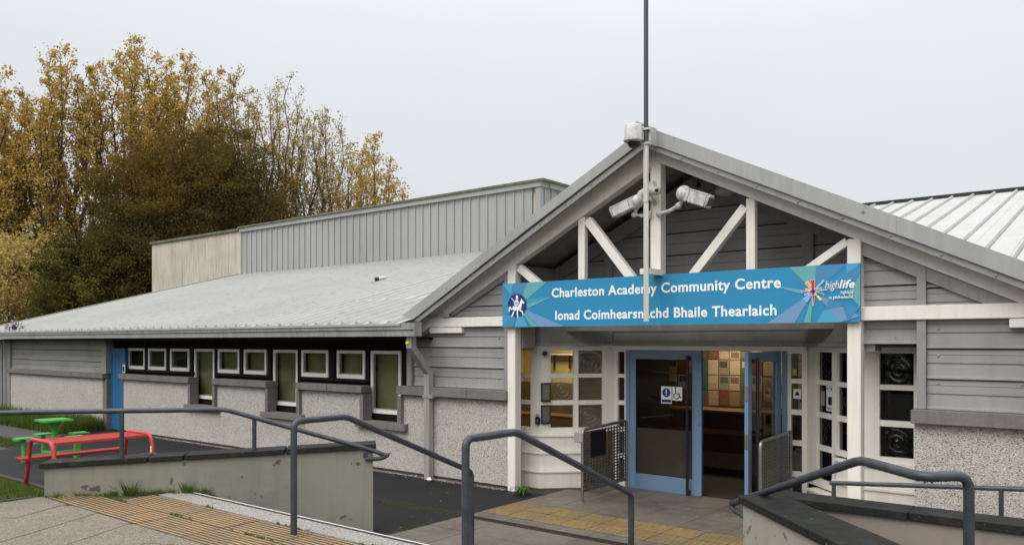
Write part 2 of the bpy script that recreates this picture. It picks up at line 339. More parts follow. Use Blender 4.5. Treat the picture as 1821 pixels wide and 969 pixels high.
tag(blades('grass', 22000, [(-30,-20.35,8.0,9.05,3),(-21.8,-20.35,8.5,9.1,1)], .12, .48, .014, 'lgrass', 4, .6), 'rough long grass along the foot of the white wall', 'grass')
tag(blades('grass', 8000, [(-30,-18.9,6.3,6.9,1)], .05, .14, .010, 'lgrass', 5, .6), 'low grass strip between the two grey paths', 'grass')

# --- upper paving (street level) and its slabs
cs, sn = math.cos(R(28)), math.sin(R(28))
WL0, WL1 = Vector((-9.22,3.5,0)), Vector((-6.96,6.155,0))      # front face of the left wall
def upoly(z): return [(-9.25,-8,z),(6,-8,z),(6,3.46,z),(-8.95,3.46,z),(-9.25,3.46,z)]
up = MB().prism([(p[0],p[1]) for p in [(-9.25,-8),(9,-8),(9,4.58),(-8.35,4.58),(-9.3,3.46)]], .0, UP-.022).build('upper_paving', 'joint_shade'); struct(up)
def clip_poly(poly, nx, ny, d):       # keep nx*x+ny*y<=d
    out = []
    for i in range(len(poly)):
        a, b = poly[i], poly[(i+1) % len(poly)]; fa, fb = nx*a[0]+ny*a[1]-d, nx*b[0]+ny*b[1]-d
        if fa <= 0: out.append(a)
        if fa*fb < 0: t = fa/(fa-fb); out.append((a[0]+(b[0]-a[0])*t, a[1]+(b[1]-a[1])*t))
    return out
def area(p): return abs(sum(p[i][0]*p[(i+1) % len(p)][1]-p[(i+1) % len(p)][0]*p[i][1] for i in range(len(p))))/2
cnt = 0
n0 = 5.85; m0 = -.88*7.43+.47*2.48     # joint line offsets read from the paving
for i in range(-14, 8):
    for j in range(-8, 4):
        u0 = i*.6+(-5.366 % .6); v0 = j*.6+(5.85 % .6)+4.8
        q = [(u0+.005, v0+.005), (u0+.595, v0+.005), (u0+.595, v0+.595), (u0+.005, v0+.595)]
        P = [(cs*a-sn*b, sn*a+cs*b) for a, b in q]
        P = clip_poly(P, 0, 1, 3.485); P = clip_poly(P, -1, 0, 9.24) if len(P) > 2 else []
        if len(P) < 3 or area(P) < .004: continue
        if max(a*.7826+b*.6225 for a, b in P) < -6 or max(-.6225*a+.7826*b for a, b in P) < 5.2: continue
        if cnt > 130: continue
        zt = UP+random.uniform(-.004, .003); MB().prism(P, UP-.05, zt).build('paving_slab', 'slab', up); cnt += 1
rest = MB().add([(-9.2,-8,UP-.002),(9,-8,UP-.002),(9,-1,UP-.002),(-2,1.6,UP-.002),(-9.2,-1,UP-.002)], [(0,1,2,3,4)])
# corduroy tiles
def cord_mesh(name, m, sx=.392, sy=.392, ribs=8):
    b = MB().box(0, sx, 0, sy, -.04, 0)
    for k in range(ribs):
        y0 = sy*(k+.16)/ribs; y1 = sy*(k+.72)/ribs
        b.add([(0,y0,0),(sx,y0,0),(sx,y0+.003,.0045),(0,y0+.003,.0045),(0,y1-.003,.0045),(sx,y1-.003,.0045),(sx,y1,0),(0,y1,0)], [(0,1,2,3),(3,2,5,4),(4,5,6,7),(0,3,4,7),(1,6,5,2)])
    me = b.mesh(name, m); me.materials.append(M['joint_shade'])
    for p in me.polygons:
        if min(me.vertices[v].co.z for v in p.vertices) < .001: p.material_index = 1  # grooves and rib flanks coloured dark as painted groove shadow
    return me
ct = cord_mesh('corduroy_tile', 'cord')
for j in range(2):
    for i in range(17):
        x = -9.2+i*.4+.2*j*0
        if j == 1 and x < -8.75: continue
        inst('corduroy_tile', ct, up, (x, 3.5+j*.4, UP-.006+random.uniform(-.003, .003)))
# top step nosing
st = MB()
for k, (y0, z) in enumerate([(4.56,.42),(4.93,.28),(5.28,.14)]): st.box(-7.6, -2.0, y0, y0+.37, 0, z)
st = struct(st.build('steps', 'slab2'))
x = -8.35
gm = MB().box(0, .893, 0, .25, -.1, 0).mesh('nosing_slab', 'granite')
while x < -2.4:
    inst('nosing_slab', gm, st, (x, 4.31, UP+.001)); x += .9
MB().box(-8.3, -2.1, 4.563, 4.60, UP-.1, UP+.003).build('nosing_strip', 'black', st)
MB().box(-8.3, -2.1, 4.602, 4.617, UP-.1, UP+.004).build('nosing_edge', 'white2', st)
MB().box(-8.3, -2.1, 4.40, 4.56, 0, UP-.12).build('riser', 'slab2', st)

# --- lower paving by the entrance
lp = struct(MB().prism([(-6.75,5.6),(-2.2,5.6),(-2.2,9.9),(-3.4,10.9),(-6.4,10.9),(-6.75,10)], -.03, .0015).build('entrance_paving', 'joint_shade'))
for i in range(8):
    for (y0, y1) in [(5.65,6.25),(6.25,6.85),(6.85,7.42),(7.56,7.79),(8.62,9.2),(9.2,9.8),(9.8,10.56)]:
        x0 = -6.73+i*.6; x1 = min(x0+.594, -2.25)
        if x1-x0 < .05: continue
        if y0 >= 9.8 and (x0 < -6.2 or x1 > -3.2): continue
        MB().box(x0, x1, y0+.003, y1-.003, -.03, .008+random.uniform(-.001, .0015)).build('paving_slab', 'slab2', lp)
ct2 = cord_mesh('corduroy_tile', 'cord2')
for j in range(2):
    for i in range(12): 
        if -6.72+i*.4 < -2.6: inst('corduroy_tile', ct2, lp, (-6.72+i*.4, 7.8+j*.4+.003, .006+random.uniform(-.001, .002)))
dr = thing('channel_drain', 'long rusty slotted drain channel crossing the tarmac and entrance paving', 'drain', (-7, 7.48, 0))
MB().box(-10.5, -2.4, 7.435, 7.545, -.02, .006).build('channel', 'black', dr)
sl = MB()
for k in range(300):
    x = -10.45+k*.027; sl.box(x, x+.012, 7.443, 7.537, .004, .012)
sl.box(-10.5, -2.4, 7.43, 7.443, 0, .013).box(-10.5, -2.4, 7.537, 7.55, 0, .013); sl.build('grate', 'drain', dr, stuff=True)
tag(blades('moss', 2400, [(-6.80,-6.70,5.6,7.3,2),(-8.2,-6.8,7.39,7.43,.8),(-7.3,-6.7,7.55,7.58,.3)], .006, .018, .007, 'lgrass', 11, 1.2), 'green moss strip along the seam between the tarmac and the paving', 'moss')

# ================================================================== LOW WALLS
def run_wall(name, label, pts, ths, wallmat, zb, coping_z, cope_w, mats=None, capn=4, side=1, facing='wallp'):
    pass
wl = thing('retaining_wall', 'long low grey green wall with black coping left of the steps', 'wall', (-8, 4.9, 0))
d = (WL1-WL0).normalized(); nrm = Vector((-d.y, d.x, 0))        # points away from the camera
th = .26
def wz(t): return .86+.12*t                                     # underside of the coping
N = 12
b = MB()
for i in range(N+1):
    t = i/N; p = WL0.lerp(WL1, t); q = p+nrm*th
    b.v += [(p.x,p.y,0),(p.x,p.y,wz(t)),(q.x,q.y,wz(t)),(q.x,q.y,0)]
for i in range(N):
    for k in range(4): b.f.append((i*4+k, i*4+(k+1) % 4, (i+1)*4+(k+1) % 4, (i+1)*4+k))
b.f += [(0,1,2,3), (N*4+3, N*4+2, N*4+1, N*4)]
b.build('wall_face', 'wallp', wl)
ov = .035
for (t0, t1) in ((-.012,.298),(.302,.406),(.410,.716),(.720,1.01)):
    p = WL0.lerp(WL1, t0)-nrm*ov; q = WL0.lerp(WL1, t1)-nrm*ov; p2 = p+nrm*(th+2*ov); q2 = q+nrm*(th+2*ov)
    z0, z1 = wz(t0), wz(t1); h = .062; dz = random.uniform(-.004, .004)
    b = MB().add([(p.x,p.y,z0),(q.x,q.y,z1),(q2.x,q2.y,z1),(p2.x,p2.y,z0),(p.x,p.y,z0+h+dz),(q.x,q.y,z1+h+dz),(q2.x,q2.y,z1+h+dz),(p2.x,p2.y,z0+h+dz)],
                 [(0,3,2,1),(4,5,6,7),(0,1,5,4),(1,2,6,5),(2,3,7,6),(3,0,4,7)])
    b.build('coping_slab', 'cope', wl, bevel=.006)
# right-hand pair of walls
CZ = .905; s2 = math.sqrt(.5)
rw = thing('retaining_wall', 'near low wall with wide black coping right of the steps, paint peeling', 'wall', (-1.6, 5.4, 0))
dR = Vector((s2, -s2, 0)); nR = Vector((s2, s2, 0)); A0 = Vector((-2.54, 6.17, 0))+nR*.03
def slab4(p, L, w, z0, z1): a = p; c_ = p+dR*L; return [(a.x,a.y),(c_.x,c_.y),(c_.x+nR.x*w,c_.y+nR.y*w),(a.x+nR.x*w,a.y+nR.y*w)]
MB().prism(slab4(A0, 3.4, .31, 0, 0), 0, CZ).build('wall_face', 'wallw', rw)
q0 = A0-nR*.03
for (a, bb) in ((-.03,1.14),(1.145,2.3),(2.305,3.4)):
    MB().prism(slab4(q0+dR*a, bb-a, .375, 0, 0), CZ, CZ+.065+random.uniform(-.002, .002)).build('coping_slab', 'cope', rw, bevel=.006)
fw = thing('retaining_wall', 'far low wall with black coping running right behind the near one', 'wall', (-.6, 6.5, 0))
MB().box(-2.2, 3, 6.38, 6.60, 0, CZ-.002).build('wall_face', 'wallk', fw)
for (a, bb) in ((-2.545,-1.33),(-1.325,-.2),(-.195,1.0),(1.005,3)):
    P = [(a,6.35),(bb,6.35),(bb,6.63),(a,6.63)]
    if a < -2.5: P = [(-2.12,6.345),(bb,6.345),(bb,6.63),(-2.42,6.63),(-2.48,6.42),(-2.28,6.22)]; P = [(-2.13,6.345),(bb,6.345),(bb,6.63),(-2.50,6.63),(-2.54,6.21),(-2.53,6.18),(-2.26,6.455)]; P = [(-2.25,6.42),(-2.17,6.345),(bb,6.345),(bb,6.63),(-2.42,6.63),(-2.5,6.26)]
    MB().prism(P, CZ+.002, CZ+.066).build('coping_slab', 'cope', fw, bevel=.006)
struct(MB().prism([(-1.9,6.34),(3,6.34),(3,2.3),(2,2.2)], 0, .5).build('ramp', 'slab2'))
struct(MB().add([(-2.3,6.66,.01),(4,6.66,.45),(4,9.2,.45),(-2.3,9.2,.01)], [(0,1,2,3)]).build('side_ramp', 'slab2'))

# weeds along the left wall
wd = []
rng = np.random.default_rng(21)
for k in range(34):
    t = rng.uniform(0, .48); p = WL0.lerp(WL1, t)-nrm*rng.uniform(.01, .10); 
    wd.append((p.x, p.y, rng.uniform(.02, .08)))
V = []
for (x, y, h) in wd+[(WL0.lerp(WL1, .25)-nrm*.05).to_tuple()[:2]+(.22,)]*4+[(WL0.lerp(WL1, .42)-nrm*.04).to_tuple()[:2]+(.15,)]*4:
    for q in range(26):
        a = rng.uniform(0, 6.28); l = h*rng.uniform(.3, 1); o2 = rng.uniform(0, .05); wv = .004; px, py = x+math.cos(a)*o2, y+math.sin(a)*o2
        V += [(px-wv, py, UP-.01), (px+wv, py+wv, UP-.01), (px+math.cos(a)*l*.6, py+math.sin(a)*l*.6, UP+l)]
tag(tri_obj('weeds', np.array(V), 3, 'lgrass'), 'weeds and grass tufts growing along the foot of the grey green wall', 'weeds')
V = []
for k in range(500):
    x = rng.uniform(-8.9, -3.5); j = rng.integers(0, 3); y = [3.5, 3.9, 4.3][j]+rng.normal(0, .012)
    if j < 1 or math.sin(x*5)+rng.normal(0, .4) < .55: continue
    for q in range(6):
        a = rng.uniform(0, 6.28); l = rng.uniform(.005, .03); V += [(x-.005, y, UP), (x+.005, y+.004, UP), (x+math.cos(a)*l, y+math.sin(a)*l, UP+l)]
        x += rng.normal(0, .01)
tag(tri_obj('moss', np.array(V), 3, 'lgrass'), 'small moss and weeds in the joints of the upper ribbed tiles', 'moss')
# dandelion at the foot of the white post
dn = thing('dandelion_plant', 'low green leafy weed at the foot of the left white porch post', 'plant', (-6.98, 9.0, 0))
for k in range(22):
    a = k*2.4; L = .12+.10*random.random(); dx, dy = math.cos(a), math.sin(a); b = MB(); pw = .018
    pts = [(0,.01),(.35,.07),(.7,.09),(1,.04)]; vs = []
    for (t, z) in pts:
        ww = pw*math.sin(math.pi*(.15+.8*t)); vs += [(-6.98+dx*L*t-dy*ww, 9.0+dy*L*t+dx*ww, z+.02*(k % 3)), (-6.98+dx*L*t+dy*ww, 9.0+dy*L*t-dx*ww, z+.02*(k % 3))]
    b.add(vs, [(0,1,3,2),(2,3,5,4),(4,5,7,6)]); b.build('leaf', 'lgrass', dn)

# ================================================================== HANDRAILS
def rail(name, label, loc, segs, posts, rad=.027):
    t = thing(name, label, 'handrail', loc, 'dark grey tubular handrails')
    for s_ in segs: MB().tube(path(s_, .09), rad, 12).build('rail', 'rail', t, smooth=True)
    for p in posts: MB().tube(p, rad*.92, 12).build('post', 'rail', t, smooth=True)
    return t
def drops(t, pts, rad, seed):
    rg = random.Random(seed); b = MB()
    for a, c_ in zip(pts[:-1], pts[1:]):
        a = Vector(a); c_ = Vector(c_); n = int((c_-a).length/.018)
        for i in range(n):
            p = a.lerp(c_, (i+rg.random()*.7)/n); b.sphere((p.x, p.y, p.z-rad), .0045*rg.uniform(.5, 1.1), 5, 4, (1,1,1.3))
    b.build('water_drops', M['dome'], t, smooth=True, stuff=True)
# left, on the wall
off = nrm*.05
pA = Vector((-14.5,-1.6,1.465)); 
def onw(t, z): p = WL0.lerp(WL1, t)+nrm*.03; return Vector((p.x, p.y, z))
r1 = rail('handrail', 'handrail on top of the long low wall, dropping at its right end', onw(.5, 0),
     [[(-10.9, 1.55, 1.45), onw(0, 1.465), onw(.53, 1.462), onw(1.0, .965)-nrm*.06, onw(1.045, .90)-nrm*.06],
      [onw(1.045, .90)-nrm*.06, onw(1.035, .865)-nrm*.06, onw(.975, .87)-nrm*.05]],
     [[onw(.22, wz(.22)+.05), onw(.22, 1.45)], [onw(.62, wz(.62)+.05), onw(.62, 1.36)]])
pp = onw(.975, .905)-nrm*.04; MB().lathe(pp-nrm*.0, [(.0,-.0),(.03,0),(.03,.015),(.012,.02),(.012,.04)], 12, tuple(nrm)).build('bracket', 'rail', r1, smooth=True)
drops(r1, [(-10.9,1.55,1.45), onw(0,1.465), onw(.53,1.462), onw(1.0,.965)-nrm*.06], .027, 1)
def steprail(label, x, full):
    t = rail('handrail', label, (x, 4.15, 0), [[(x,4.15,UP-.02),(x,4.15,1.53),(x+.0,4.72,1.53),(x,6.42,.80),(x,6.47,.78),(x,6.47,.0)]], [])
    return t
def mkstep(label, x, ybend):
    t = thing('handrail', label, 'handrail', (x, 4.15, 0), 'dark grey tubular handrails')
    P = path([(x,4.15,UP-.02),(x,4.15,1.535),(x,ybend,1.535),(x,6.47,.80),(x,6.47,.0)], .07)
    MB().tube(P, .029, 12).build('rail', 'rail', t, smooth=True)
    drops(t, [(x,4.25,1.535),(x,ybend,1.535),(x,6.42,.83)], .029, int(-x*10)); return t
mkstep('handrail down the steps, left of the two, before the grey green wall end', -5.71, 4.72)
mkstep('handrail down the middle of the steps, in front of the entrance', -3.72, 4.72)
def onr(s, z, o=.19): p = A0+dR*s+nR*(o-.03); return Vector((p.x, p.y, z))
bend = Vector((-.94, 4.87, 1.466))
r4 = rail('handrail', 'handrail above the near black coping at the right, peaked, with end post', (-1.5, 5.4, 0),
     [[onr(-.62,.78), Vector((-1.39,5.32,1.467)), bend, Vector((-.75,5.10,1.466)), Vector((-.752,5.10,.5))],
      [onr(-.62,.78), onr(-.66,.735), onr(-.3,.72), onr(-.12,.69), onr(-.12,.60)]], [], .029)
drops(r4, [onr(-.62,.78), Vector((-1.39,5.32,1.467)), bend, Vector((-.77,5.07,1.466))], .029, 9)
r5 = rail('handrail', 'thin handrail behind the far black coping at the right', (-1.6, 8.5, 0),
     [[(-2.52,8.5,.752),(-.81,8.5,.883),(3,8.5,1.17)]], [[(-2.48,8.5,0),(-2.48,8.5,.75)],[(-.99,8.5,0),(-.99,8.5,.87)],[(.6,8.5,0),(.6,8.5,1.0)]], .023)

# ================================================================== COMMUNITY CENTRE
cc = thing('community_centre', 'low community centre building with white roughcast walls, grey cladding and a gabled entrance porch', 'building', (-4.9, 9.2, 0))
WY = 9.2
# ---- roughcast walls
def rwall(x0, x1, z1, y0=WY, y1=WY+.15): MB().box(x0, x1, y0, y1, .06, z1).build('roughcast_wall', 'rough', cc)
rwall(-26.7, -20.62, 1.30)
for (a, b_) in ((-19.50,-16.40),(-15.33,-13.50),(-12.42,-10.67),(-9.65,-7.36)): rwall(a, b_, 1.33)
for (a, b_) in ((-16.40,-15.33),(-13.50,-12.42),(-10.67,-9.65)): rwall(a, b_, .74)
rwall(-1.86, 6, 1.36)
MB().box(-26.7, -20.62, WY+.03, WY+.15, 0, .06).box(-19.3, -7.36, WY+.02, WY+.15, 0, .06).build('plinth', 'brick', cc)
tag(MB().box(-19.2, -7.4, WY-.10, WY+.02, .001, .012).build('gravel_strip', 'brick'), 'thin reddish debris strip along the foot of the white wall', 'debris strip')
# corner posts and reveals
MB().box(-27.2, -26.7, WY-.03, WY+.3, 0, 2.3).build('corner_post', 'stud', cc)
MB().box(-20.62, -20.40, WY-.01, WY+.3, 0, 1.29).build('stone_jamb', 'stone', cc)
MB().box(-19.56, -19.505, WY+.005, WY+.3, 0, 1.31).build('stone_jamb', 'stone', cc)
# ---- stone sills, cut into blocks
def sills(x0, x1, n, z0, z1, y0=9.10, y1=9.34):
    w_ = (x1-x0)/n
    for i in range(n): MB().box(x0+i*w_+.003, x0+(i+1)*w_-.003, y0+random.uniform(-.004, .004), y1, z0, z1+random.uniform(-.003, .003)).build('sill_stone', 'stone', cc, bevel=.006)
sills(-26.75, -20.45, 7, 1.30, 1.42); sills(-19.60, -16.33, 4, 1.315, 1.44); sills(-15.40, -13.43, 2, 1.32, 1.445)
sills(-12.50, -10.60, 2, 1.33, 1.45); sills(-9.72, -7.36, 3, 1.345, 1.49); sills(-1.88, 6, 7, 1.365, 1.51)
for (a, b_) in ((-16.52,-15.22),(-13.62,-12.30),(-10.79,-9.53)):
    sills(a, b_, 1, .735, .85)
    MB().box(a+.11, a+.20, 9.135, 9.34, .853, 1.312).build('stone_jamb', 'stone', cc); MB().box(b_-.20, b_-.11, 9.135, 9.34, .853, 1.312).build('stone_jamb', 'stone', cc)
# ---- dark boarding around the windows and the windows
DY = 9.42
seg = [(-20.30,-19.45,0,2.5)]
bd = MB()
bd.box(-20.32, -9.50, DY, DY+.05, 2.075, 2.55)
WX = [(-19.55,-18.72,0),(-18.54,-17.71,0),(-17.52,-16.69,0),(-16.46,-15.65,1),(-15.51,-14.70,0),(-14.53,-13.74,0),(-13.50,-12.71,1),(-12.59,-11.79,0),(-11.53,-10.76,0),(-10.60,-9.84,1)]
sc = (DY)/9.35
WX = [(a*sc, b_*sc, t) for a, b_, t in WX]
edges = [-19.76]+[v for a, b_, t in WX for v in (a, b_)]+[-9.50]
for i in range(0, len(edges), 2): bd.box(edges[i], edges[i+1], DY, DY+.05, .9 if i > 6 else 1.2, 2.0745)
for a, b_, t in WX: bd.box(a, b_, DY, DY+.05, .80 if t else 1.2, .965 if t else 1.555)
bd.build('dark_boarding', 'brown', cc)
for i in range(2, len(edges), 2):
    c_ = (edges[i]+edges[i+1])/2; MB().box(c_-.05, c_+.05, DY-.035, DY-.001, 1.0 if 0 < i < len(edges)-2 else 1.46, 2.3).build('dark_batten', 'brown', cc)
for (a, b_) in ((-19.6,-16.55),(-15.62,-13.6),(-12.7,-10.7)): MB().box(a, b_, 9.33, DY+.01, 1.50, 1.545).build('dark_sill_board', 'brown', cc)
def winbox(a, b_, z0, z1, yf, fr=.055, depth=.07, room=None):
    f = MB().box(a, a+fr, yf, yf+depth, z0, z1).box(b_-fr, b_, yf, yf+depth, z0, z1).box(a+fr, b_-fr, yf, yf+depth, z0, z0+fr*1.3).box(a+fr, b_-fr, yf, yf+depth, z1-fr, z1)
    f.box(a+fr+.03, b_-fr-.03, yf-.012, yf-.001, z1-fr*.75, z1-fr*.45)
    w_ = f.build('window', 'white2', cc)
    MB().box(a+fr, b_-fr, yf+.035, yf+.041, z0+fr*1.3, z1-fr).build('pane', 'glass', w_)
    MB().box(a+fr, b_-fr, yf+.013, yf+.03, z0+fr*1.3, z0+fr*1.3+.018).box(a+fr, a+fr+.016, yf+.013, yf+.03, z0+fr*1.3, z1-fr).box(b_-fr-.016, b_-fr, yf+.013, yf+.03, z0+fr*1.3, z1-fr).build('inner_bead', 'stud', w_)
    return w_
for a, b_, t in WX: winbox(a, b_, .965 if t else 1.555, 2.065, DY-.03)
# room behind the windows
rm = MB().box(-20.3, -9.6, 10.0, 10.05, 0, 2.5).build('room_wall', 'olive', cc); MB().box(-20.3, -9.6, 9.5, 10.0, .3, .34).build('room_floor', 'dark', cc)
for i_, (a, b_, t) in enumerate(WX[3:]): MB().box(a+.02, b_-.02, DY+.10+.01*(i_ % 3), DY+.108+.01*(i_ % 3), .9 if t else 1.5, 2.12).build('reflection_sheet', 'olive', cc)  # olive sheets put in so their colour supplies the hedge's green reflection
MB().box(-19.35, -19.30, 9.75, 9.80, 1.2, 1.95).build('door_edge', 'woodtop', cc); MB().box(-18.4, -17.0, 9.96, 9.99, 1.55, 1.8).build('pipework', 'rail', cc)
# ---- blue side door with planks
for k in range(6):
    x0 = -20.68+k*.172; MB().box(x0+.006, x0+.166, 9.30, 9.34, .02, 2.06).build('door_plank', 'blue', cc)
MB().box(-20.68, -19.65, 9.335, 9.36, .02, 2.06).build('side_door', 'blue', cc)
MB().box(-20.68, -19.65, 9.285, 9.299, 1.93, 2.06).build('door_rail', 'blue', cc); MB().box(-20.68, -19.65, 9.285, 9.299, .02, .20).build('door_rail', 'blue', cc)
sn_ = thing('notice', 'tiny white notice beside the bright blue side door', 'notice', (-19.62, 9.27, 1.6)); MB().box(-19.70, -19.58, 9.262, 9.275, 1.46, 1.66).build('panel', 'white2', sn_); MB().box(-19.68, -19.60, 9.257, 9.261, 1.49, 1.61).build('print', 'black', sn_)
# ---- grey cladding boards
def board(xl, xr, z0, z1, y, t=.0):
    """one board; xl / xr are functions of z giving its ends"""
    h = z1-z0
    pf = [(0,-.046),(.018,-.046),(.026,-.022),(h*.47,-.018),(h*.48,-.008),(h*.51,-.008),(h*.52,-.022),(h*.76,-.022),(h*.765,-.016),(h*.785,-.016),(h*.79,-.022),(h-.016,-.022),(h-.012,.0)]
    pf = [p for p in pf]+[(h-.012,.03),(0,.03)]
    L = [(xl(z0+a), y+b_, z0+a) for a, b_ in pf]; Rr = [(xr(z0+a), y+b_, z0+a) for a, b_ in pf]
    if min(Rr[i][0]-L[i][0] for i in range(len(pf))) < .02:
        if max(Rr[i][0]-L[i][0] for i in range(len(pf))) < .05: return None
        Rr = [(max(r_[0], l_[0]+.01), r_[1], r_[2]) for l_, r_ in zip(L, Rr)]
    n = len(pf); b = MB(); b.add(L+Rr, [tuple(range(n)), tuple(range(2*n-1, n-1, -1))]+[(i, i+n, (i+1) % n+n, (i+1) % n) for i in range(n)])
    o = b.build('cladding_board', 'clad', cc)
    return o
def rl(z, y=9.2): return -4.9-(4.66-z)/.50          # left slope of the porch gable
def rr(z, y=9.2): return -4.9+(4.66-z)/.48
def cladrun(xa, xb, z0, ztop, y, slope=True, hh=.32):
    z = z0
    while z < ztop:
        z1 = min(z+hh, ztop)
        if z1-z < .1: break
        fl = (lambda q: max(xa, rl(q))) if slope else (lambda q: xa); fr_ = (lambda q: min(xb, rr(q))) if slope else (lambda q: xb)
        board(fl, fr_, z, z1, y); z += hh
    return
cladrun(-26.7, -20.63, 1.425, 2.3, 9.26, False, .29)
cladrun(-9.42, -7.40, 1.50, 3.9, 9.26)
cladrun(-1.745, 6, 1.515, 3.5, 9.26)
cladrun(-2.44, -1.835, 2.20, 3.5, 9.30)
# back wall of the porch with battens
BT = [-7.72,-6.42,-3.385,-2.1]
BY = 10.5
bx = [-9.6]+BT+[-.2]
for i in range(len(bx)-1): cladrun(bx[i]+.055, bx[i+1]-.055, 2.21, 4.75, BY+.02)
for x_ in BT: MB().box(x_-.075, x_+.075, BY-.045, BY+.05, 2.18, 4.66-.49*abs(x_+4.9)).build('batten', 'stud', cc)
for (x0, x1) in ((-9.55,-9.44),(-7.46,-7.37)): MB().box(x0, x1, 9.185, 9.30, 1.495, 2.36 if x0 < -9 else 3.35).build('batten', 'stud', cc)
MB().box(-1.833, -1.747, 9.18, 9.30, 1.515, 3.12).build('batten', 'stud', cc)
MB().box(-20.62, -20.40, 9.17, 9.36, 1.425, 2.3).build('batten', 'stud', cc)
for sx, xe in ((-1, -9.3), (1, -.7)):       # dark grey raking trims: on the front wall line and on the back wall
    for (yy, lo) in ((9.21, .0), (BY-.05, .0)):
        a = (-4.9, yy, 4.52); e_ = (xe, yy, 4.52-.49*abs(xe+4.9))
        if yy < 10:
            a = (-4.9+sx*2.5, yy, 4.52-.49*2.5)
        MB().beam(a, e_, .04, .20).build('raking_trim', 'stud', cc)
for x_ in (-7.47, -2.36): MB().prism([(9.3,2.2),(10.5,2.2),(10.5,3.4),(9.3,3.4)], x_, x_+.04, 'x').build('porch_side_wall', 'stud', cc)
def backing(x0, x1, z0, y):
    zt = lambda x: min(4.66-(.50*(-4.9-x) if x < -4.9 else .48*(x+4.9)), 9)-.03
    P = [(x0,z0),(x1,z0),(x1,max(zt(x1), z0+.01))]+([(-4.9, 4.6)] if x0 < -4.9 < x1 else [])+[(x0,max(zt(x0), z0+.01))]
    MB().prism(P, y, y+.04, 'y').build('wall_backing', 'dark', cc)
backing(-9.42, -7.40, 1.46, 9.295); backing(-2.44, -.75, 2.18, 9.335); MB().box(-1.83, 6, 9.32, 9.334, 1.46, 2.62).build('wall_backing', 'dark', cc); backing(-9.2, -.75, 2.19, 10.552)
bolt_me = MB().lathe((0,0,0), [(.0,0),(.014,0),(.012,.008),(.0,.012)], 8, (0,-1,0)).mesh('bolt', M['stud'])
for (x_, z_) in [(-9.1,1.72),(-8.35,1.66),(-7.6,1.66),(-8.35,1.98),(-7.6,1.98),(-7.6,2.28),(-1.64,1.79),(-1.64,2.08),(-1.64,2.36),(-2.05,2.27),(-.9,1.8),(-24.5,1.6),(-23,1.6),(-21.4,1.6),(-25.8,1.6),(-24.5,1.9),(-23,1.9),(-21.4,1.9),(-25.8,1.9)]:
    inst('bolt', bolt_me, cc, (x_, 9.236, z_))
for x_ in (-5.9,-5.2,-4.4,-3.7,-6.9,-2.9): inst('bolt', bolt_me, cc, (x_, BY-.003, 2.24)); inst('bolt', bolt_me, cc, (x_, BY-.003, 3.2))

# ---- main roof: profiled sheets from the eaves at y=8.6 up to a ridge at y=19.7
SL = .26; E0 = 2.52; EY = 8.60
def rz(y): return E0+SL*(y-EY)
def sheet(wd_, y0, y1, ribs, rib_h, mtl, name='roof_sheet', rw_=.035, ft=.02):
    b = MB(); p = wd_/ribs; pr = []
    for k in range(ribs): pr += [(k*p, 0), (k*p+p*.5-rw_-ft, 0), (k*p+p*.5-rw_, 0), (k*p+p*.5-rw_*.45, rib_h), (k*p+p*.5+rw_*.45, rib_h), (k*p+p*.5+rw_, 0), (k*p+p*.5+rw_+ft, 0)]
    pr += [(wd_, 0)]; n = len(pr)
    for (y, z) in ((0, 0), (y1-y0, (y1-y0)*SL)): b.v += [(a, y, z+h) for a, h in pr]
    b.v += [(0,0,-.04),(wd_,0,-.04),(0,y1-y0,(y1-y0)*SL-.04),(wd_,y1-y0,(y1-y0)*SL-.04)]
    for i in range(n-1): b.f.append((i, i+1, n+i+1, n+i))
    b.f.append((2*n, 2*n+2, 2*n+3, 2*n+1)); b.f.append(tuple([2*n, 2*n+1]+list(range(n-1, -1, -1))))
    me = b.mesh(name, mtl); me.materials.append(M['ribshade'])
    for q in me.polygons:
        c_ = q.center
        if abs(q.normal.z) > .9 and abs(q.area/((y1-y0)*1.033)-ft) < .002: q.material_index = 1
    return me
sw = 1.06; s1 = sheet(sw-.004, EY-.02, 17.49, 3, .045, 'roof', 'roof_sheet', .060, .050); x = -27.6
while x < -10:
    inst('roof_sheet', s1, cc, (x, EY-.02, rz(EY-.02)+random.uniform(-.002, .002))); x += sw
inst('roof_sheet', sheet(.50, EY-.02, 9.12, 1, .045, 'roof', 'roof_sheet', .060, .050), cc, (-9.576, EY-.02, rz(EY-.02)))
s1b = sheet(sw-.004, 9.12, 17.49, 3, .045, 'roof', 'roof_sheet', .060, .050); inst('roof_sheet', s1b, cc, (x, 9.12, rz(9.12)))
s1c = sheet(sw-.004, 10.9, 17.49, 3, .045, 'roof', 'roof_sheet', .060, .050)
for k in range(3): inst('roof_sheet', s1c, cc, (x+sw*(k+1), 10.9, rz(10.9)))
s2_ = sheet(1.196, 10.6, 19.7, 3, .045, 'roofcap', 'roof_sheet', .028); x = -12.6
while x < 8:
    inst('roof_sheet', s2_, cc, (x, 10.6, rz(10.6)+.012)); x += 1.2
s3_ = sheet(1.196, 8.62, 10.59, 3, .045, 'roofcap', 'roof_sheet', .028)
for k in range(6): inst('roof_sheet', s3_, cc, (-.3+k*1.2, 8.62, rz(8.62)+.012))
MB().box(-12.6, 8, 19.62, 19.82, rz(19.7)-.02, rz(19.7)+.075).build('ridge_cap', 'black', cc)
MB().prism([(19.8,5.4),(26,3.8),(26,3.6),(19.8,5.2)], -12.6, 8, 'x').build('rear_roof', 'roofcap', cc)
MB().prism([(9.3,2.2),(26,2.2),(26,3.7),(19.7,5.3)], 6, 6.1, 'x').prism([(9.3,0),(17.4,0),(17.4,4.6),(9.3,2.5)], -27.2, -27.1, 'x').build('gable_end_wall', 'clad', cc)
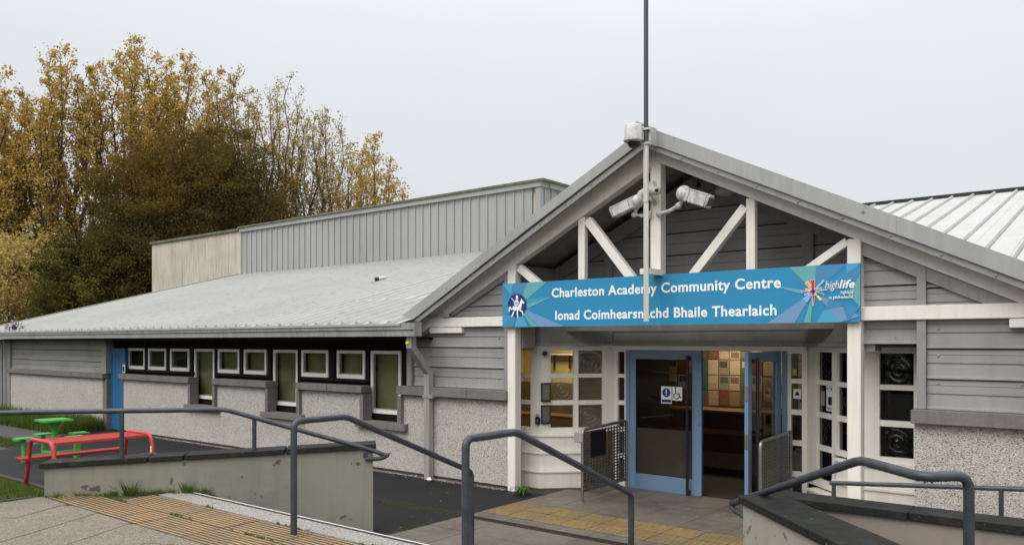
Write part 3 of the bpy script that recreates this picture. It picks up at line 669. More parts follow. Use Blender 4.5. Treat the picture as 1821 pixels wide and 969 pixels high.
MB().quad3((-27.72,EY,rz(EY)-.10),(-27.60,EY,rz(EY)-.10),(-27.60,17.6,rz(17.6)-.10),(-27.72,17.6,rz(17.6)-.10), .16).build('verge_trim', 'fascia', cc)
MB().box(-27.6, -9.0, EY+.14, 9.4, 2.26, 2.30).build('eaves_soffit', 'brown', cc)
MB().box(-27.6, -9.3, 9.46, 9.5, 2.25, 2.7).build('eaves_blocking', 'brown', cc)
# gutter in lengths: upper upright face and lower face set back a little
xs_ = [-27.7,-25.0,-22.0,-18.95,-15.95,-13.75,-11.6,-8.79]
xs_ = [-27.7,-23.5,-18.7,-14.1,-10.9,-8.79]
for a, b_ in zip(xs_[:-1], xs_[1:]):
    pf = [(EY,2.52),(EY,2.415),(EY+.022,2.395),(EY+.022,2.31),(EY+.15,2.31),(EY+.15,2.52),(EY+.13,2.52),(EY+.13,2.44),(EY+.02,2.44),(EY+.02,2.52)]
    MB().prism(pf, a+.003, b_-.003, 'x').build('gutter', 'fascia', cc)
MB().box(-8.787, -8.775, EY, EY+.16, 2.31, 2.53).build('gutter_end', 'fascia', cc)
MB().prism([(EY,2.52),(EY,2.31),(EY+.15,2.31),(EY+.15,2.52)], -.70, 6, 'x').build('gutter', 'fascia', cc)
# downpipe
dp = MB(); MB().box(-9.035, -8.925, 8.68, 8.79, 2.12, 2.31).build('pipe_outlet', 'stud', cc)
MB().beam((-8.98,8.725,2.15),(-8.98,9.12,1.72), .106, .10).build('pipe_offset', 'stud', cc)
MB().box(-9.037, -8.923, 9.07, 9.18, 0, 1.76).build('downpipe', 'pipe', cc, bevel=.006)
MB().box(-9.06, -8.84, 9.06, 9.19, 1.32, 1.37).build('pipe_bracket', 'stud', cc)
MB().box(-9.035, -8.97, 8.665, 8.676, 2.19, 2.23).build('sticker', 'yellow', cc)
MB().tube([(-27.0,9.05,2.3),(-27.0,9.05,0)], .05, 8).build('downpipe', 'stud', cc)

# ---- porch gable roof
AX, AZ, BYF = -4.9, 4.955, 8.92
LX, LZ, RX = -9.54, 2.55, .35; kl = (AZ-LZ)/(AX-LX); kr = .486; RZ = AZ-kr*(RX-AX)
def gz(x): return AZ-(kl*(AX-x) if x < AX else kr*(x-AX))
for sgn, xe in ((-1, LX), (1, RX)):
    ze = gz(xe)
    P = [(AX,AZ-.02),(xe,ze-.02),(xe,ze-.12),(AX,AZ-.13)]
    MB().prism(P, BYF+.03, 17.8, 'y').build('porch_roof', 'stud', cc)
    # soffit seen from below
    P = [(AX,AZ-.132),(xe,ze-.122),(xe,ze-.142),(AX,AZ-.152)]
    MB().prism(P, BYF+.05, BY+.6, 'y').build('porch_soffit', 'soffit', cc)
    # bargeboard: deep upper board, narrow lower board set back behind a shadow gap
    cut = [AX, AX+(xe-AX)*.42, AX+(xe-AX)*1.0] if sgn < 0 else [AX, AX+2.93, xe]
    for i in range(2):
        xa, xb = cut[i]+sgn*.002, cut[i+1]; za, zb = gz(xa), gz(xb)
        hh = .19 if sgn > 0 else .15
        MB().prism([(xa,za),(xb,zb),(xb+(.16 if (sgn < 0 and i == 1) else 0),zb-(hh if not (sgn < 0 and i == 1) else .012)),(xa,za-hh)] if not (sgn < 0 and i == 1) else [(xa,za),(xb,zb),(xb+.34,zb-.02),(xa,za-hh)], BYF-.03, BYF+.03, 'y').build('bargeboard', 'barge', cc)
    xb = xe if sgn > 0 else xe+.36
    xa = AX; za = AZ-(.195 if sgn > 0 else .155); zb = gz(xb)-.195+ (0 if sgn > 0 else .0)
    if sgn < 0: MB().prism([(xa,za),(xb,gz(xe)-.022+.0),(xb+.14,gz(xe)-.022),(xa,za-.085)], BYF, BYF+.05, 'y').build('lower_bargeboard', 'stud', cc)
    else: MB().prism([(xa,za),(xb,zb),(xb,zb-.07),(xa,za-.07)], BYF, BYF+.05, 'y').build('lower_bargeboard', 'stud', cc)
    n = 11
    for i in range(1, n):
        x_ = AX+(xe-AX)*i/n; z_ = gz(x_)-(.232 if sgn > 0 else .195)
        if sgn < 0 and x_ < -8.9: continue
        inst('bolt', bolt_me, cc, (x_, BYF-.002, z_))
# ---- white truss
TY0, TY1 = 9.15, 9.30
def tri(poly, name, y0=TY0, y1=TY1, m='white', bv=.006): return MB().prism(poly, y0, y1, 'y').build(name, m, cc, bevel=bv)
tri([(-9.20,2.455),(-.45,2.455),(-.80,2.605),(-8.86,2.605)][:4], 'bottom_chord', TY0+.002, TY1-.002)
# raking members: lower edge read off the photograph
tri([(-4.9,4.54),(-9.2,2.352),(-9.2,2.605),(-4.9,4.80)], 'rafter', TY0, TY1)
tri([(-4.898,4.56),(-4.898,4.80),(-.2,2.50),(-.2,2.36),(-.62,2.46)], 'rafter', TY0, TY1)
tri([(-4.975,2.6),(-4.825,2.6),(-4.825,4.57),(-4.975,4.57)], 'king_post', TY0-.004, TY1-.004)
for x_ in (-7.29, -2.455):
    MB().box(x_-.073, x_+.073, TY0-.006, TY1-.006, 0, 4.58-.5*abs(x_+4.9)).build('post', 'white', cc, bevel=.008)
for x_, h in ((-6.07,3.96),(-3.645,3.95)): tri([(x_-.055,2.6),(x_+.055,2.6),(x_+.055,h),(x_-.055,h)], 'strut', TY0+.03, TY1-.03)
def dg(x0, z0, x1, z1, hw=.055): MB().beam((x0,TY0+.075,z0),(x1,TY0+.075,z1), .10, hw*2).build('brace', 'white', cc, bevel=.004)
dg(-7.18,3.32,-6.35,2.70); dg(-5.98,3.91,-4.95,2.66, .06); dg(-3.72,3.85,-4.75,2.66, .055); dg(-2.54,3.34,-3.5,2.7, .045)
MB().box(-4.90, -4.76, 8.74, 9.14, 3.07, 3.14).build('pole_bracket', 'white', cc)
# beam set back in the porch, soffit over the doors
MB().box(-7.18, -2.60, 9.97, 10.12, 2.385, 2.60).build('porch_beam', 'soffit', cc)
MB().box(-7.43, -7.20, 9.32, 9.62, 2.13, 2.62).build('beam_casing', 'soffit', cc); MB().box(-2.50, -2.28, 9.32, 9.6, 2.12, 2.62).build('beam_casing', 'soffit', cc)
tri([(-9.0,2.36),(-8.3,2.36),(-8.3,2.45),(-9.0,2.45)], 'eaves_block', 9.16, 9.26)
tri([(-1.0,2.36),(-.3,2.36),(-.3,2.45),(-1.0,2.45)], 'eaves_block', 9.16, 9.26)

# ================================================================== ENTRANCE: bays, doors
J1, C1 = Vector((-6.38,10.6,0)), Vector((-7.16,9.74,0)); J2, C2 = Vector((-3.42,10.6,0)), Vector((-2.60,9.76,0))
def glazed(name, p0, p1, z0, z1, cols, rows, fr, depth=.07, rippled=(), glass='glass', extra=None, label=None):
    """a glazed screen between p0 and p1 (seen with p0 on the left); cols: [(s0,s1)], rows: [(z0,z1)] of panes in metres"""
    p0 = Vector(p0); p1 = Vector(p1); L = (p1-p0).length; dx = (p1-p0)/L; nn = Vector((-dx.y, dx.x, 0))   # nn points inwards (away)
    Mx = Matrix((dx, nn, Vector((0,0,1)))).transposed()
    def bx(b, s0, s1, a, c_, d0=0, d1=depth): b.rbox(p0+dx*((s0+s1)/2)+nn*((d0+d1)/2)+Vector((0,0,(a+c_)/2)), (s1-s0, d1-d0, c_-a), Mx)
    b = MB(); S = [0]+[v for c_ in cols for v in c_]+[L]
    for i in range(0, len(S), 2):
        if S[i+1]-S[i] > .001: bx(b, S[i], S[i+1], z0, z1)
    rws = sorted(rows); Z = [z0]+[v for r_ in rws for v in r_]+[z1]
    for (a, c_) in cols:
        for i in range(0, len(Z), 2): bx(b, a, c_, Z[i], Z[i+1], .012 if 0 < i < len(Z)-2 else 0, depth-.01)
    f = b.build(name, 'white', cc, label=label)
    for ci, (a, c_) in enumerate(cols):
        for ri, (r0, r1) in enumerate(rws):
            if (ci, ri) in rippled:
                q = MB(); n = 26; cx, cz = (a+c_)/2, (r0+r1)/2; ofx, ofz = random.uniform(-.02,.02), random.uniform(-.02,.02)
                for j in range(n+1):
                    for i in range(n+1):
                        s_ = a+(c_-a)*i/n; z_ = r0+(r1-r0)*j/n; rr_ = math.hypot(s_-cx-ofx, z_-cz-ofz); rr_ *= 1+.10*math.sin(2*math.atan2(z_-cz, s_-cx)+ofx*90); e_ = max(0, 1-rr_/((c_-a)*.52))
                        hgt = -.010*math.cos(rr_*2*math.pi/.075+3*rr_/.17)*e_**.5-.02*math.exp(-(rr_/.03)**2)
                        q.v.append(p0+dx*s_+nn*(.035+hgt*(.45 if glass == 'glassd' else .8))+Vector((0,0,z_)))
                for j in range(n):
                    for i in range(n): q.f.append((j*(n+1)+i, j*(n+1)+i+1, (j+1)*(n+1)+i+1, (j+1)*(n+1)+i))
                q.v = [tuple(v) for v in q.v]; nv = len(q.v)
                q.v += [tuple(Vector(v)+nn*.006) for v in q.v]; q.f += [tuple(nv+k for k in reversed(fc)) for fc in q.f]
                rim = [i for i in range(n+1)]+[(n+1)*j+n for j in range(1, n+1)]+[(n+1)*n+i for i in range(n-1, -1, -1)]+[(n+1)*j for j in range(n-1, 0, -1)]
                q.f += [(rim[i], rim[(i+1) % len(rim)], nv+rim[(i+1) % len(rim)], nv+rim[i]) for i in range(len(rim))]
                q.build('bullseye_pane', glass, f, smooth=True)
            else:
                q = MB(); bx(q, a, c_, r0, r1, .035, .041); q.build('pane', glass, f)
    return f
RW3 = [(.90,1.25),(1.32,1.67),(1.73,2.09)]
d1 = (C1-J1); L1 = d1.length
glazed('bay_window', (-8.0,9.74,0), C1, .83, 2.16, [(.27,.62)], RW3, .05, rippled={(0,2),(0,0)})
glazed('bay_window', C1, J1, .83, 2.16, [(.135,.50),(.575,.96)], RW3, .05, rippled={(0,1),(1,2),(1,0)})
d45 = (C2-J2).normalized(); glazed('bay_window', J2, J2+d45*.679, .36, 2.16, [(.24,.62)], [(.46,.83)]+RW3, .05, rippled={(0,3),(0,1)}, glass='glassd')
glazed('bay_window', J2+d45*.681, C2, .83, 2.16, [(.06,.42)], RW3, .05, rippled={(0,1)}, glass='glassd')
MB().rbox((J2+C2)/2+Vector((0,0,.60))+Vector((.25,-.25,0)), (.001,.001,.001), Matrix.Identity(3))
glazed('bay_window', C2+Vector((0,.0,0)), (-1.9,9.76,0), .83, 2.16, [(.26,.62)], RW3, .05, rippled={(0,2),(0,0)})
# lower extra pane of the right bay, beside the door
# bay bases: stepped white skirting boards
def skirt(pts, tiers, name='bay_base'):
    for (z0, z1, o) in tiers:
        poly = []
        for i, p in enumerate(pts): poly.append((p[0], p[1]))
        # offset outwards: the front plane towards -y, the oblique plane along its outward normal
        b = MB().prism(offs(poly, o), z0, z1).build(name, 'white', cc, bevel=.008)
        MB().prism(offs(poly, o+.022), z1-.03, z1+.004).build('base_ledge', 'white', cc, bevel=.004)
def offs(poly, o): return [(p[0]*1+q[0]*o, p[1]+q[1]*o) for p, q in zip(poly, OFF)]
OFF = [(0,-1),(.414,-1),(.707,-.707),(0,0),(0,0)]
skirt([(-7.9,9.74),(-7.16,9.74),(-6.72,10.18),(-6.9,10.4),(-7.9,10.4)], [(.545,.80,.045),(.27,.543,.10),(0,.268,.155)])
OFF = [(0,0),(-.707,-.707),(-.414,-1),(0,-1),(0,0)]
skirt([(-3.2,10.6),(-3.28,10.44),(-2.60,9.76),(-1.9,9.76),(-1.9,10.5)], [(0,.33,.10)])
OFF = [(0,0),(-.707,-.707),(-.414,-1),(0,-1),(0,0)]
skirt([(-2.7,10.3),(-2.86,10.02),(-2.60,9.76),(-1.9,9.76),(-1.9,10.5)], [(.545,.80,.045),(.335,.543,.08)])
MB().prism([(-7.98,9.70),(-7.14,9.70),(-6.72,10.12),(-6.8,10.2),(-7.16,9.86),(-7.98,9.86)], .80, .835).build('bay_sill', 'white', cc)
MB().prism([(-2.58,9.71),(-1.9,9.71),(-1.9,9.85),(-2.58,9.85)], .80, .835).build('bay_sill', 'white', cc)
# grey header over the bays and doors
MB().prism([(-8.0,9.66),(-7.14,9.66),(-6.34,10.46),(-3.46,10.46),(-2.66,9.68),(-1.83,9.68),(-1.83,10.75),(-8.0,10.75)], 2.163, 2.21).build('header_ledge', 'stud', cc)
MB().prism([(-8.0,9.70),(-7.16,9.70),(-6.36,10.48),(-6.36,10.6),(-8.0,10.6)], 2.212, 2.50).build('bay_header', 'stud', cc)
MB().prism([(-3.44,10.6),(-3.44,10.48),(-2.64,9.72),(-1.84,9.72),(-1.84,10.6)], 2.212, 2.50).build('bay_header', 'stud', cc)
MB().box(-6.38, -3.42, 10.5, 10.66, 2.10, 2.162).build('door_header', 'white', cc)
# side lights
R5 = [(.08,.42),(.50,.84),(.91,1.25),(1.32,1.67),(1.73,2.07)]
glazed('side_light', (-6.38,10.56,0), (-6.13,10.56,0), 0, 2.10, [(.07,.19)], R5, .05)
glazed('side_light', (-3.68,10.56,0), (-3.42,10.56,0), 0, 2.10, [(.045,.19)], R5, .05)
# doors
def leaf(name, p0, p1, z1, glass, label, hx):
    p0 = Vector(p0); p1 = Vector(p1); L = (p1-p0).length; dx = (p1-p0)/L; nn = Vector((-dx.y, dx.x, 0)); Mx = Matrix((dx, nn, Vector((0,0,1)))).transposed()
    def bx(b, s0, s1, a, c_, d0=0, d1=.05): return b.rbox(p0+dx*((s0+s1)/2)+nn*((d0+d1)/2)+Vector((0,0,(a+c_)/2)), (s1-s0, d1-d0, c_-a), Mx)
    b = MB(); bx(b, 0, .10, .012, z1); bx(b, L-.145, L, .012, z1); bx(b, .10, L-.145, .012, .24); bx(b, .10, L-.145, z1-.125, z1)
    f = b.build(name, 'steelblue', cc, bevel=.004, label=label)
    q = MB(); bx(q, .10, L-.145, .24, z1-.125, .02, .028); q.build('glass_pane', glass, f)
    q = MB(); bx(q, .11, L-.155, .25, .93, .0285, .031); q.build('frosted_band', 'frost', f)
    s_ = L-.185 if hx > 0 else .12
    a = p0+dx*(s_)-nn*.07
    q = MB().tube([a+Vector((0,0,.02)), a+Vector((0,0,2.03))], .022, 10)
    for z_ in (.06, 1.98): bx(q, s_-.02, s_+.02, z_-.025, z_+.025, -.07, 0)
    q.build('pull_handle', 'black', f, smooth=True)
    return f, bx
f, bx_ = leaf('entrance_door', (-6.06,10.50,0), (-4.89,10.50,0), 2.09, 'glassd', 'closed steel blue glazed door leaf on the left', 1)
q = MB(); bx_(q, 1.115, 1.145, 1.02, 1.05, -.006, 0); q.build('lock', 'steel', f)
f2, bx2 = leaf('entrance_door', (-3.80,9.50,0), (-3.75,10.52,0), 2.09, 'glassd', 'open steel blue glazed door leaf swung outwards on the right', -1)
for z_ in (1.58, .98):
    MB().box(-3.845, -3.795, 9.492, 9.499, z_-.09, z_+.09).build('latch_plate', 'steel', f2)
MB().box(-6.13, -6.065, 10.50, 10.62, 0, 2.10).build('door_frame', 'steelblue', cc); MB().box(-3.74, -3.68, 10.52, 10.62, 0, 2.10).build('door_frame', 'steelblue', cc)
MB().box(-6.06, -3.74, 10.53, 10.64, 2.092, 2.10).build('door_track', 'steelblue', cc)

# ---- inside: entrance hall and the office in the left bay
def room(x0, x1, y0, y1, z1, fl, wl_, name):
    MB().box(x0, x1, y0, y1, .002, .012).build(name+'_floor', fl, cc)
    MB().box(x0, x1, y1, y1+.05, 0, z1).build(name+'_wall', wl_, cc); MB().box(x0-.05, x0, y0, y1, 0, z1).build(name+'_wall', wl_, cc); MB().box(x1, x1+.05, y0, y1, 0, z1).build(name+'_wall', wl_, cc)
    MB().box(x0-.05, x1+.05, y0, y1+.05, z1, z1+.04).build(name+'_ceiling', wl_, cc)
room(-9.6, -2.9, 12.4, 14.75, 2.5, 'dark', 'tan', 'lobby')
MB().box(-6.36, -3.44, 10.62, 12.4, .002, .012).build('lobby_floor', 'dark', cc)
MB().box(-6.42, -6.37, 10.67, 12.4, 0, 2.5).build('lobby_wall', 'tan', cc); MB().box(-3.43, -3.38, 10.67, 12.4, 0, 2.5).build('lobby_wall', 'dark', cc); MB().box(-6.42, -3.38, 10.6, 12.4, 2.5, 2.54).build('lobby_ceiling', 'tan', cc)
MB().box(-9.5, -6.44, 10.62, 12.3, .002, .012).box(-9.5, -7.3, 9.95, 10.62, .002, .0115).build('office_floor', 'dark', cc)
MB().box(-9.5, -6.44, 12.3, 12.35, 0, 2.5).build('office_wall', 'cream', cc); MB().box(-9.55, -9.5, 9.95, 12.3, 0, 2.5).build('office_wall', 'cream', cc); MB().box(-6.47, -6.425, 10.7, 12.3, 0, 2.5).build('office_wall', 'cream', cc)
MB().box(-9.55, -6.43, 10.62, 12.3, 2.505, 2.54).build('office_ceiling', 'cream', cc)
_d = (J1-C1).normalized(); _n = Vector((-_d.y, _d.x, 0)); MB().rbox(C1+_d*.77+_n*.16+Vector((0,0,1.5)), (.46,.01,1.35), Matrix((_d, _n, Vector((0,0,1)))).transposed()).build('office_screen', 'screen', cc)
MB().box(-9.5, -7.5, 12.2, 12.28, .0, 1.45).build('office_panel', 'tan', cc)
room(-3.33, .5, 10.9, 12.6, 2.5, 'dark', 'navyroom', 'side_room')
MB().box(-9.0, -6.8, 10.9, 11.3, .92, .97).build('office_desk', 'woodtop', cc)
MB().box(-8.9, -6.9, 12.05, 12.25, 1.98, 2.0).build('office_shelf', 'white2', cc)
for x_ in (-8.7,-8.35,-8.0,-7.6,-7.2): MB().box(x_, x_+.02, 12.2, 12.24, 1.72, 1.98).build('shelf_bracket', 'black', cc)
nb = thing('noticeboard', 'noticeboard covered with rows of coloured leaflets inside the open entrance', 'noticeboard', (-6.4, 14.7, 1.0))
MB().box(-8.3, -4.5, 14.71, 14.745, .92, 2.2).build('board', 'tan', nb)
pc = [(.46,.37,.28),(.07,.13,.125),(.26,.07,.055),(.50,.44,.37),(.20,.13,.08),(.09,.075,.09),(.36,.26,.13),(.30,.26,.21),(.05,.05,.045),(.30,.20,.14)]
pm = [mat('leaflet_print', c_, .5, n=[(30, tuple(v*.6 for v in c_), .5, .7), (90, tuple(min(1, v*1.3) for v in c_), .55, .7)]) for c_ in pc]
lf = MB().box(0, .205, 0, .006, 0, .285)
pics = [MB().box(0, .165, 0, .003, 0, .12).mesh('picture', m_) for m_ in pm[:7]]
lms = [lf.mesh('leaflet', m_) for m_ in pm]; rg = random.Random(3)
for i in range(17):
    for j in range(4):
        if rg.random() < .07: continue
        o = inst('leaflet', lms[rg.choice((0,3,3,0,4,7,6,9,9,2,7))] if i % 4 != 2 else lms[1], nb, (-8.25+i*.222+rg.uniform(-.005, .005), 14.70, .97+j*.305))
        if rg.random() < .7: inst('picture', rg.choice((pics[4],pics[3],pics[0],pics[5],pics[1],pics[2],pics[4])), o, wloc(o)+Vector((rg.uniform(.008, .03), -.002, rg.choice((.02, .14)))))
dk = thing('reception_counter', 'brown wooden reception counter inside the entrance', 'counter', (-5.5, 13.2, 0))
MB().box(-7.2, -3.1, 13.0, 13.5, .0, .99).build('front', 'redfloor', dk); MB().box(-7.25, -3.05, 12.94, 13.5, .99, 1.03).build('top', 'woodtop', dk)
MB().box(-7.2, -3.1, 12.97, 12.999, .62, .70).build('wood_band', 'woodtop', dk); MB().box(-7.2, -3.1, 12.98, 12.999, .03, .30).build('kick_panel', 'tan', dk)
def lamp(name, loc, e, size, col=(1,.78,.48)):
    l = bpy.data.lights.new(name, 'AREA'); l.energy = e; l.size = size; l.color = col; o = bpy.data.objects.new(name, l); C.objects.link(o); o.location = loc
    o['label'] = 'warm ceiling light inside the '+name.split('_')[0]; o['category'] = 'light'
lamp('lobby_light', (-6.0, 13.95, 2.47), 24, .5); lamp('office_light', (-8.0, 11.3, 2.47), 34, .5, (1,.82,.5))

# ---- stickers and notices on the glass
def sheetn(name, label, cat, p, w_, h, m, dirx=(1,0,0)):
    p = Vector(p); dx = Vector(dirx).normalized(); nn = Vector((-dx.y, dx.x, 0)); Mx = Matrix((dx, nn, Vector((0,0,1)))).transposed()
    t = thing(name, label, cat, p)
    q = MB(); q.rbox(p, (w_, .003, h), Mx); q.build('sheet', m, t)
    def add(nm, s_, z_, ww, hh, mm): q = MB(); q.rbox(p+dx*s_+Vector((0,0,z_))-nn*.003, (ww, .002, hh), Mx); return q.build(nm, mm, t)
    return t, add, dx, nn
t, add, dx, nn = sheetn('keep_clear_sticker', 'white sticker with a blue exclamation disc on the closed glass door', 'sticker', (-5.45,10.512,1.44), .17, .25, 'white2')
MB().lathe((-5.45,10.5095,1.475), [(.0,0),(.066,0),(.066,.002),(0,.002)], 20, (0,-1,0)).build('disc', 'navy', t); add('strip', 0, -.088, .15, .045, 'navy')
MB().box(-5.458, -5.442, 10.504, 10.5065, 1.458, 1.522).box(-5.458, -5.442, 10.504, 10.5065, 1.432, 1.446).build('exclamation_mark', 'lettering', t)
t, add, dx, nn = sheetn('wheelchair_sticker', 'white sticker with a black wheelchair symbol on the closed glass door', 'sticker', (-5.275,10.512,1.465), .155, .20, 'white2')
MB().tube([(-5.285+.045*math.cos(a), 10.508, 1.435+.045*math.sin(a)) for a in [R(k) for k in range(130, 391, 20)]], .007, 6).tube([(-5.30,10.508,1.53),(-5.295,10.508,1.465),(-5.245,10.508,1.462),(-5.225,10.508,1.41),(-5.21,10.508,1.415)], .008, 6).sphere((-5.30,10.508,1.55), .013, 8, 6, (1,.3,1)).build('wheelchair_symbol', 'black', t)
d45 = (C2-J2).normalized()
t, add, dx, nn = sheetn('notice', 'large white printed notice in the oblique window right of the doors', 'notice', J2+d45*.53+Vector((0,0,1.51))+Vector((.02,.02,0)), .20, .32, 'white2', d45)
add('print', 0, -.03, .10, .10, 'black'); add('print', .04, .12, .06, .03, 'black'); add('print', 0, -.125, .15, .025, 'frost'); add('print', -.06, .12, .03, .015, 'black')
t, add, dx, nn = sheetn('notice', 'small pale notice left of the large one in the oblique window', 'notice', J2+d45*.335+Vector((0,0,1.50))+Vector((.02,.02,0)), .10, .19, 'stud', d45)
t, add, dx, nn = sheetn('warning_sticker', 'small pale sticker with a dark triangle in the right side light', 'sticker', (-3.56,10.59,1.53), .10, .13, 'white2')
MB().prism([(-3.595,1.51),(-3.525,1.51),(-3.56,1.57)], 10.583, 10.587, 'y').build('triangle', 'black', t)
t, add, dx, nn = sheetn('door_poster', 'yellow and white poster on the open glass door', 'poster', (-3.81,10.20,1.15), .26, .30, 'yellow', (0.049,1,0))
add('print', 0, .05, .16, .12, 'black'); add('print', 0, -.09, .2, .05, 'white2')
t, add, dx, nn = sheetn('storage_box', 'pale plastic storage box seen through the right side light', 'box', (-3.5,10.8,.65), .3, .25, 'stud')
MB().box(-3.66, -3.44, 10.72, 10.95, .5, .74).build('tub', 'stud', t)

# ---- intercom panels, key safe, round camera on the left bay
for (z_, lb) in ((1.45,'upper black intercom panel with keypad on the left bay corner'),(1.11,'lower black intercom panel with keypad on the left bay corner')):
    px, py = -7.085, 9.735; t = thing('intercom_panel', lb, 'intercom', (px, py, z_), 'black intercom panels on the bay')
    ax = Vector((s2, s2, 0)); nn = Vector((-s2, s2, 0)); Mx = Matrix((ax, nn, Vector((0,0,1)))).transposed(); c0 = C1+ax*.055-nn*.02+Vector((0,0,z_)); 
    MB().rbox(c0, (.15,.04,.29), Mx).build('housing', 'black', t, bevel=.006); MB().rbox(c0-nn*.022, (.11,.006,.24), Mx).build('face_plate', 'gate', t)
    MB().lathe(c0-nn*.026+Vector((0,0,.02)), [(0,0),(.014,0),(.012,.005),(0,.005)], 10, tuple(-nn)).build('call_button', 'steel', t)
    kp = MB().rbox((0,0,0), (.010,.006,.010), Mx).mesh('key', M['steel'])
    for a in range(3):
        for b_ in range(4): inst('key', kp, t, c0-nn*.026+ax*((a-1)*.02)+Vector((0,0,-.035-b_*.018)))
t = thing('key_safe', 'small black key safe beside the lower intercom panel', 'key safe', (-7.22, 9.71, 1.03))
MB().box(-7.265, -7.185, 9.69, 9.735, .955, 1.07).build('body', 'black', t, bevel=.012); MB().tube(path([(-7.25,9.71,1.06),(-7.25,9.71,1.11),(-7.20,9.71,1.11),(-7.20,9.71,1.06)], .02), .007, 6).build('shackle', 'steel', t)
MB().box(-7.25, -7.20, 9.685, 9.689, .985, 1.03).build('dial', 'steel', t)
c0 = C1+Vector((s2,s2,0))*.04+Vector((s2*.02,-s2*.02,2.045)); t = thing('dome_camera', 'small round white camera with a dark lens above the left bay window corner', 'camera', c0)
MB().lathe(c0, [(0,-.01),(.062,-.01),(.062,.015),(.05,.035),(.040,.04)], 20, (s2*.7,-.75,-.1)).build('ring', 'camw', t, smooth=True); MB().sphere(c0+Vector((.02,-.025,0)), .042, 14, 10).build('lens_dome', 'dome', t, smooth=True)

# ---- perforated barrier gates
def gatef(label, x, y0, y1):
    t = thing('barrier_gate', label, 'gate', (x, y0, 0), 'perforated steel barrier gates beside the doors')
    P = path([(x,y0,0),(x,y0,1.0),(x,y1,1.04),(x,y1,.0)], .07); MB().tube(P, .022, 10).build('frame', 'steel', t, smooth=True)
    MB().beam((x,y0,.16),(x,y1,.16), .03, .03).build('bottom_rail', 'gate', t)
    MB().lathe((x,y0,0), [(.045,0),(.045,.008),(.025,.012)], 12).build('base_plate', 'steel', t)
    # perforated sheet: a real grid of bars leaving square holes
    b = MB(); nx_, nz = 14, 18; ya, yb, za, zb = y0+.03, y1-.03, .19, .965; hy = (yb-ya)/nx_; hz = (zb-za)/nz; tk = .0035
    zt = lambda y: .04*(y-ya)/(yb-ya)
    for i in range(nx_+1):
        y = ya+i*hy; b.box(x-tk, x+tk, y-hy*.19, y+hy*.19, za, zb+zt(y))
    for j in range(nz+1):
        z = za+j*hz; b.box(x-tk+.0006, x+tk-.0006, ya, yb, z-hz*.20, z+hz*.20)
    b.build('perforated_sheet', 'gate', t, stuff=True)
    return t
tg = gatef('perforated steel barrier gate left of the entrance doors, with a small grey plate', -6.03, 9.15, 10.35)
MB().box(-6.14, -6.0, 9.10, 9.128, .83, .97).build('plate', 'stud', tg, bevel=.006); MB().box(-6.04, -6.02, 9.35, 9.75, .60, .96).build('back_plate', 'black', tg)
gatef('perforated steel barrier gate right of the open entrance door', -3.60, 9.38, 10.45)

# ================================================================== SIGN, POLE, CAMERAS
sg = thing('entrance_sign', 'long blue sign board in two languages across the white porch gable', 'sign', (-4.9, 9.1, 2.44))
SX0, SX1, SZ0, SZ1, SY = -7.40, -2.37, 2.437, 3.082, 9.08
MB().box(SX0, -4.7715, SY, SY+.03, SZ0, SZ1).build('panel', 'signblue', sg); MB().box(-4.7685, SX1, SY, SY+.03, SZ0, SZ1).build('panel', 'signblue', sg)
MB().box(SX0+.03, SX1-.03, SY+.03, SY+.064, SZ0+.05, SZ1-.05).build('mounting_frame', 'steel', sg)
rc = {'a': (.075,.35,.56), 'b': (.055,.24,.44), 'c': (.12,.38,.40), 'd': (.16,.30,.52), 'e': (.045,.30,.50)}
rcm = {k: mat('sign_ray_'+n_, v, .35) for (k, v), n_ in zip(rc.items(), ('light_blue','slate_blue','sea_green','lilac_blue','mid_blue'))}
lay = [0]
def ray(poly, k):
    lay[0] += 1; y = SY-.0012-.0006*lay[0]
    P = [(min(max(a, SX0+.002), SX1-.002), min(max(b_, SZ0+.002), SZ1-.002)) for a, b_ in poly]
    MB().prism(P, y, SY-.0004*0-.0002, 'y').build('colour_ray', rcm[k], sg)
H1 = (-7.10, 2.74)
ray([(SX0,SZ1),(-7.24,2.91),(-7.20,SZ1)], 'a'); ray([(-7.20,SZ1),H1,(-6.94,SZ1)], 'b'); ray([(-6.94,SZ1),H1,(-6.58,SZ1)], 'c')
ray([(-6.95,2.84),H1,(-6.50,2.86)], 'e'); ray([(-6.50,2.86),(-6.91,2.71),H1], 'c'); ray([H1,(-6.30,SZ0),(-6.72,SZ0)], 'd'); ray([H1,(-6.74,SZ0),(-6.86,SZ0)], 'c')
ray([H1,(-6.93,SZ0),(-7.17,SZ0)], 'a'); ray([(SX0,2.95),H1,(SX0,2.55)], 'b'); ray([(SX0,SZ0),H1,(-7.19,SZ0)], 'b'); ray([(SX0,2.62),(-7.2,2.6),(SX0,SZ0)], 'e')
H2 = (-2.87, 2.79); lay[0] = 0
ray([(-3.14,SZ1),H2,(-2.84,SZ1)], 'c'); ray([(-2.84,SZ1),H2,(-2.50,SZ1)], 'b'); ray([(-2.52,SZ1),(-2.51,2.93),(SX1,SZ1)], 'a'); ray([(SX1,3.06),H2,(SX1,2.90)], 'b')
ray([(-3.35,2.88),H2,(-3.02,2.77)], 'c'); ray([(-3.40,SZ0),H2,(-3.08,SZ0)], 'd'); ray([(-2.98,SZ0),H2,(-2.90,SZ0)], 'c'); ray([(-2.84,SZ0),(-2.68,2.68),(-2.58,SZ0)], 'a')
ray([(-2.58,SZ0),H2,(SX1,2.50)], 'd'); ray([(SX1,2.95),(-2.5,2.75),(SX1,2.60)], 'c'); ray([(SX1,2.6),(-2.55,2.62),(-2.5,SZ0)], 'b'); ray([(-2.70,2.72),(-2.55,2.62),(-2.74,2.58)], 'b')
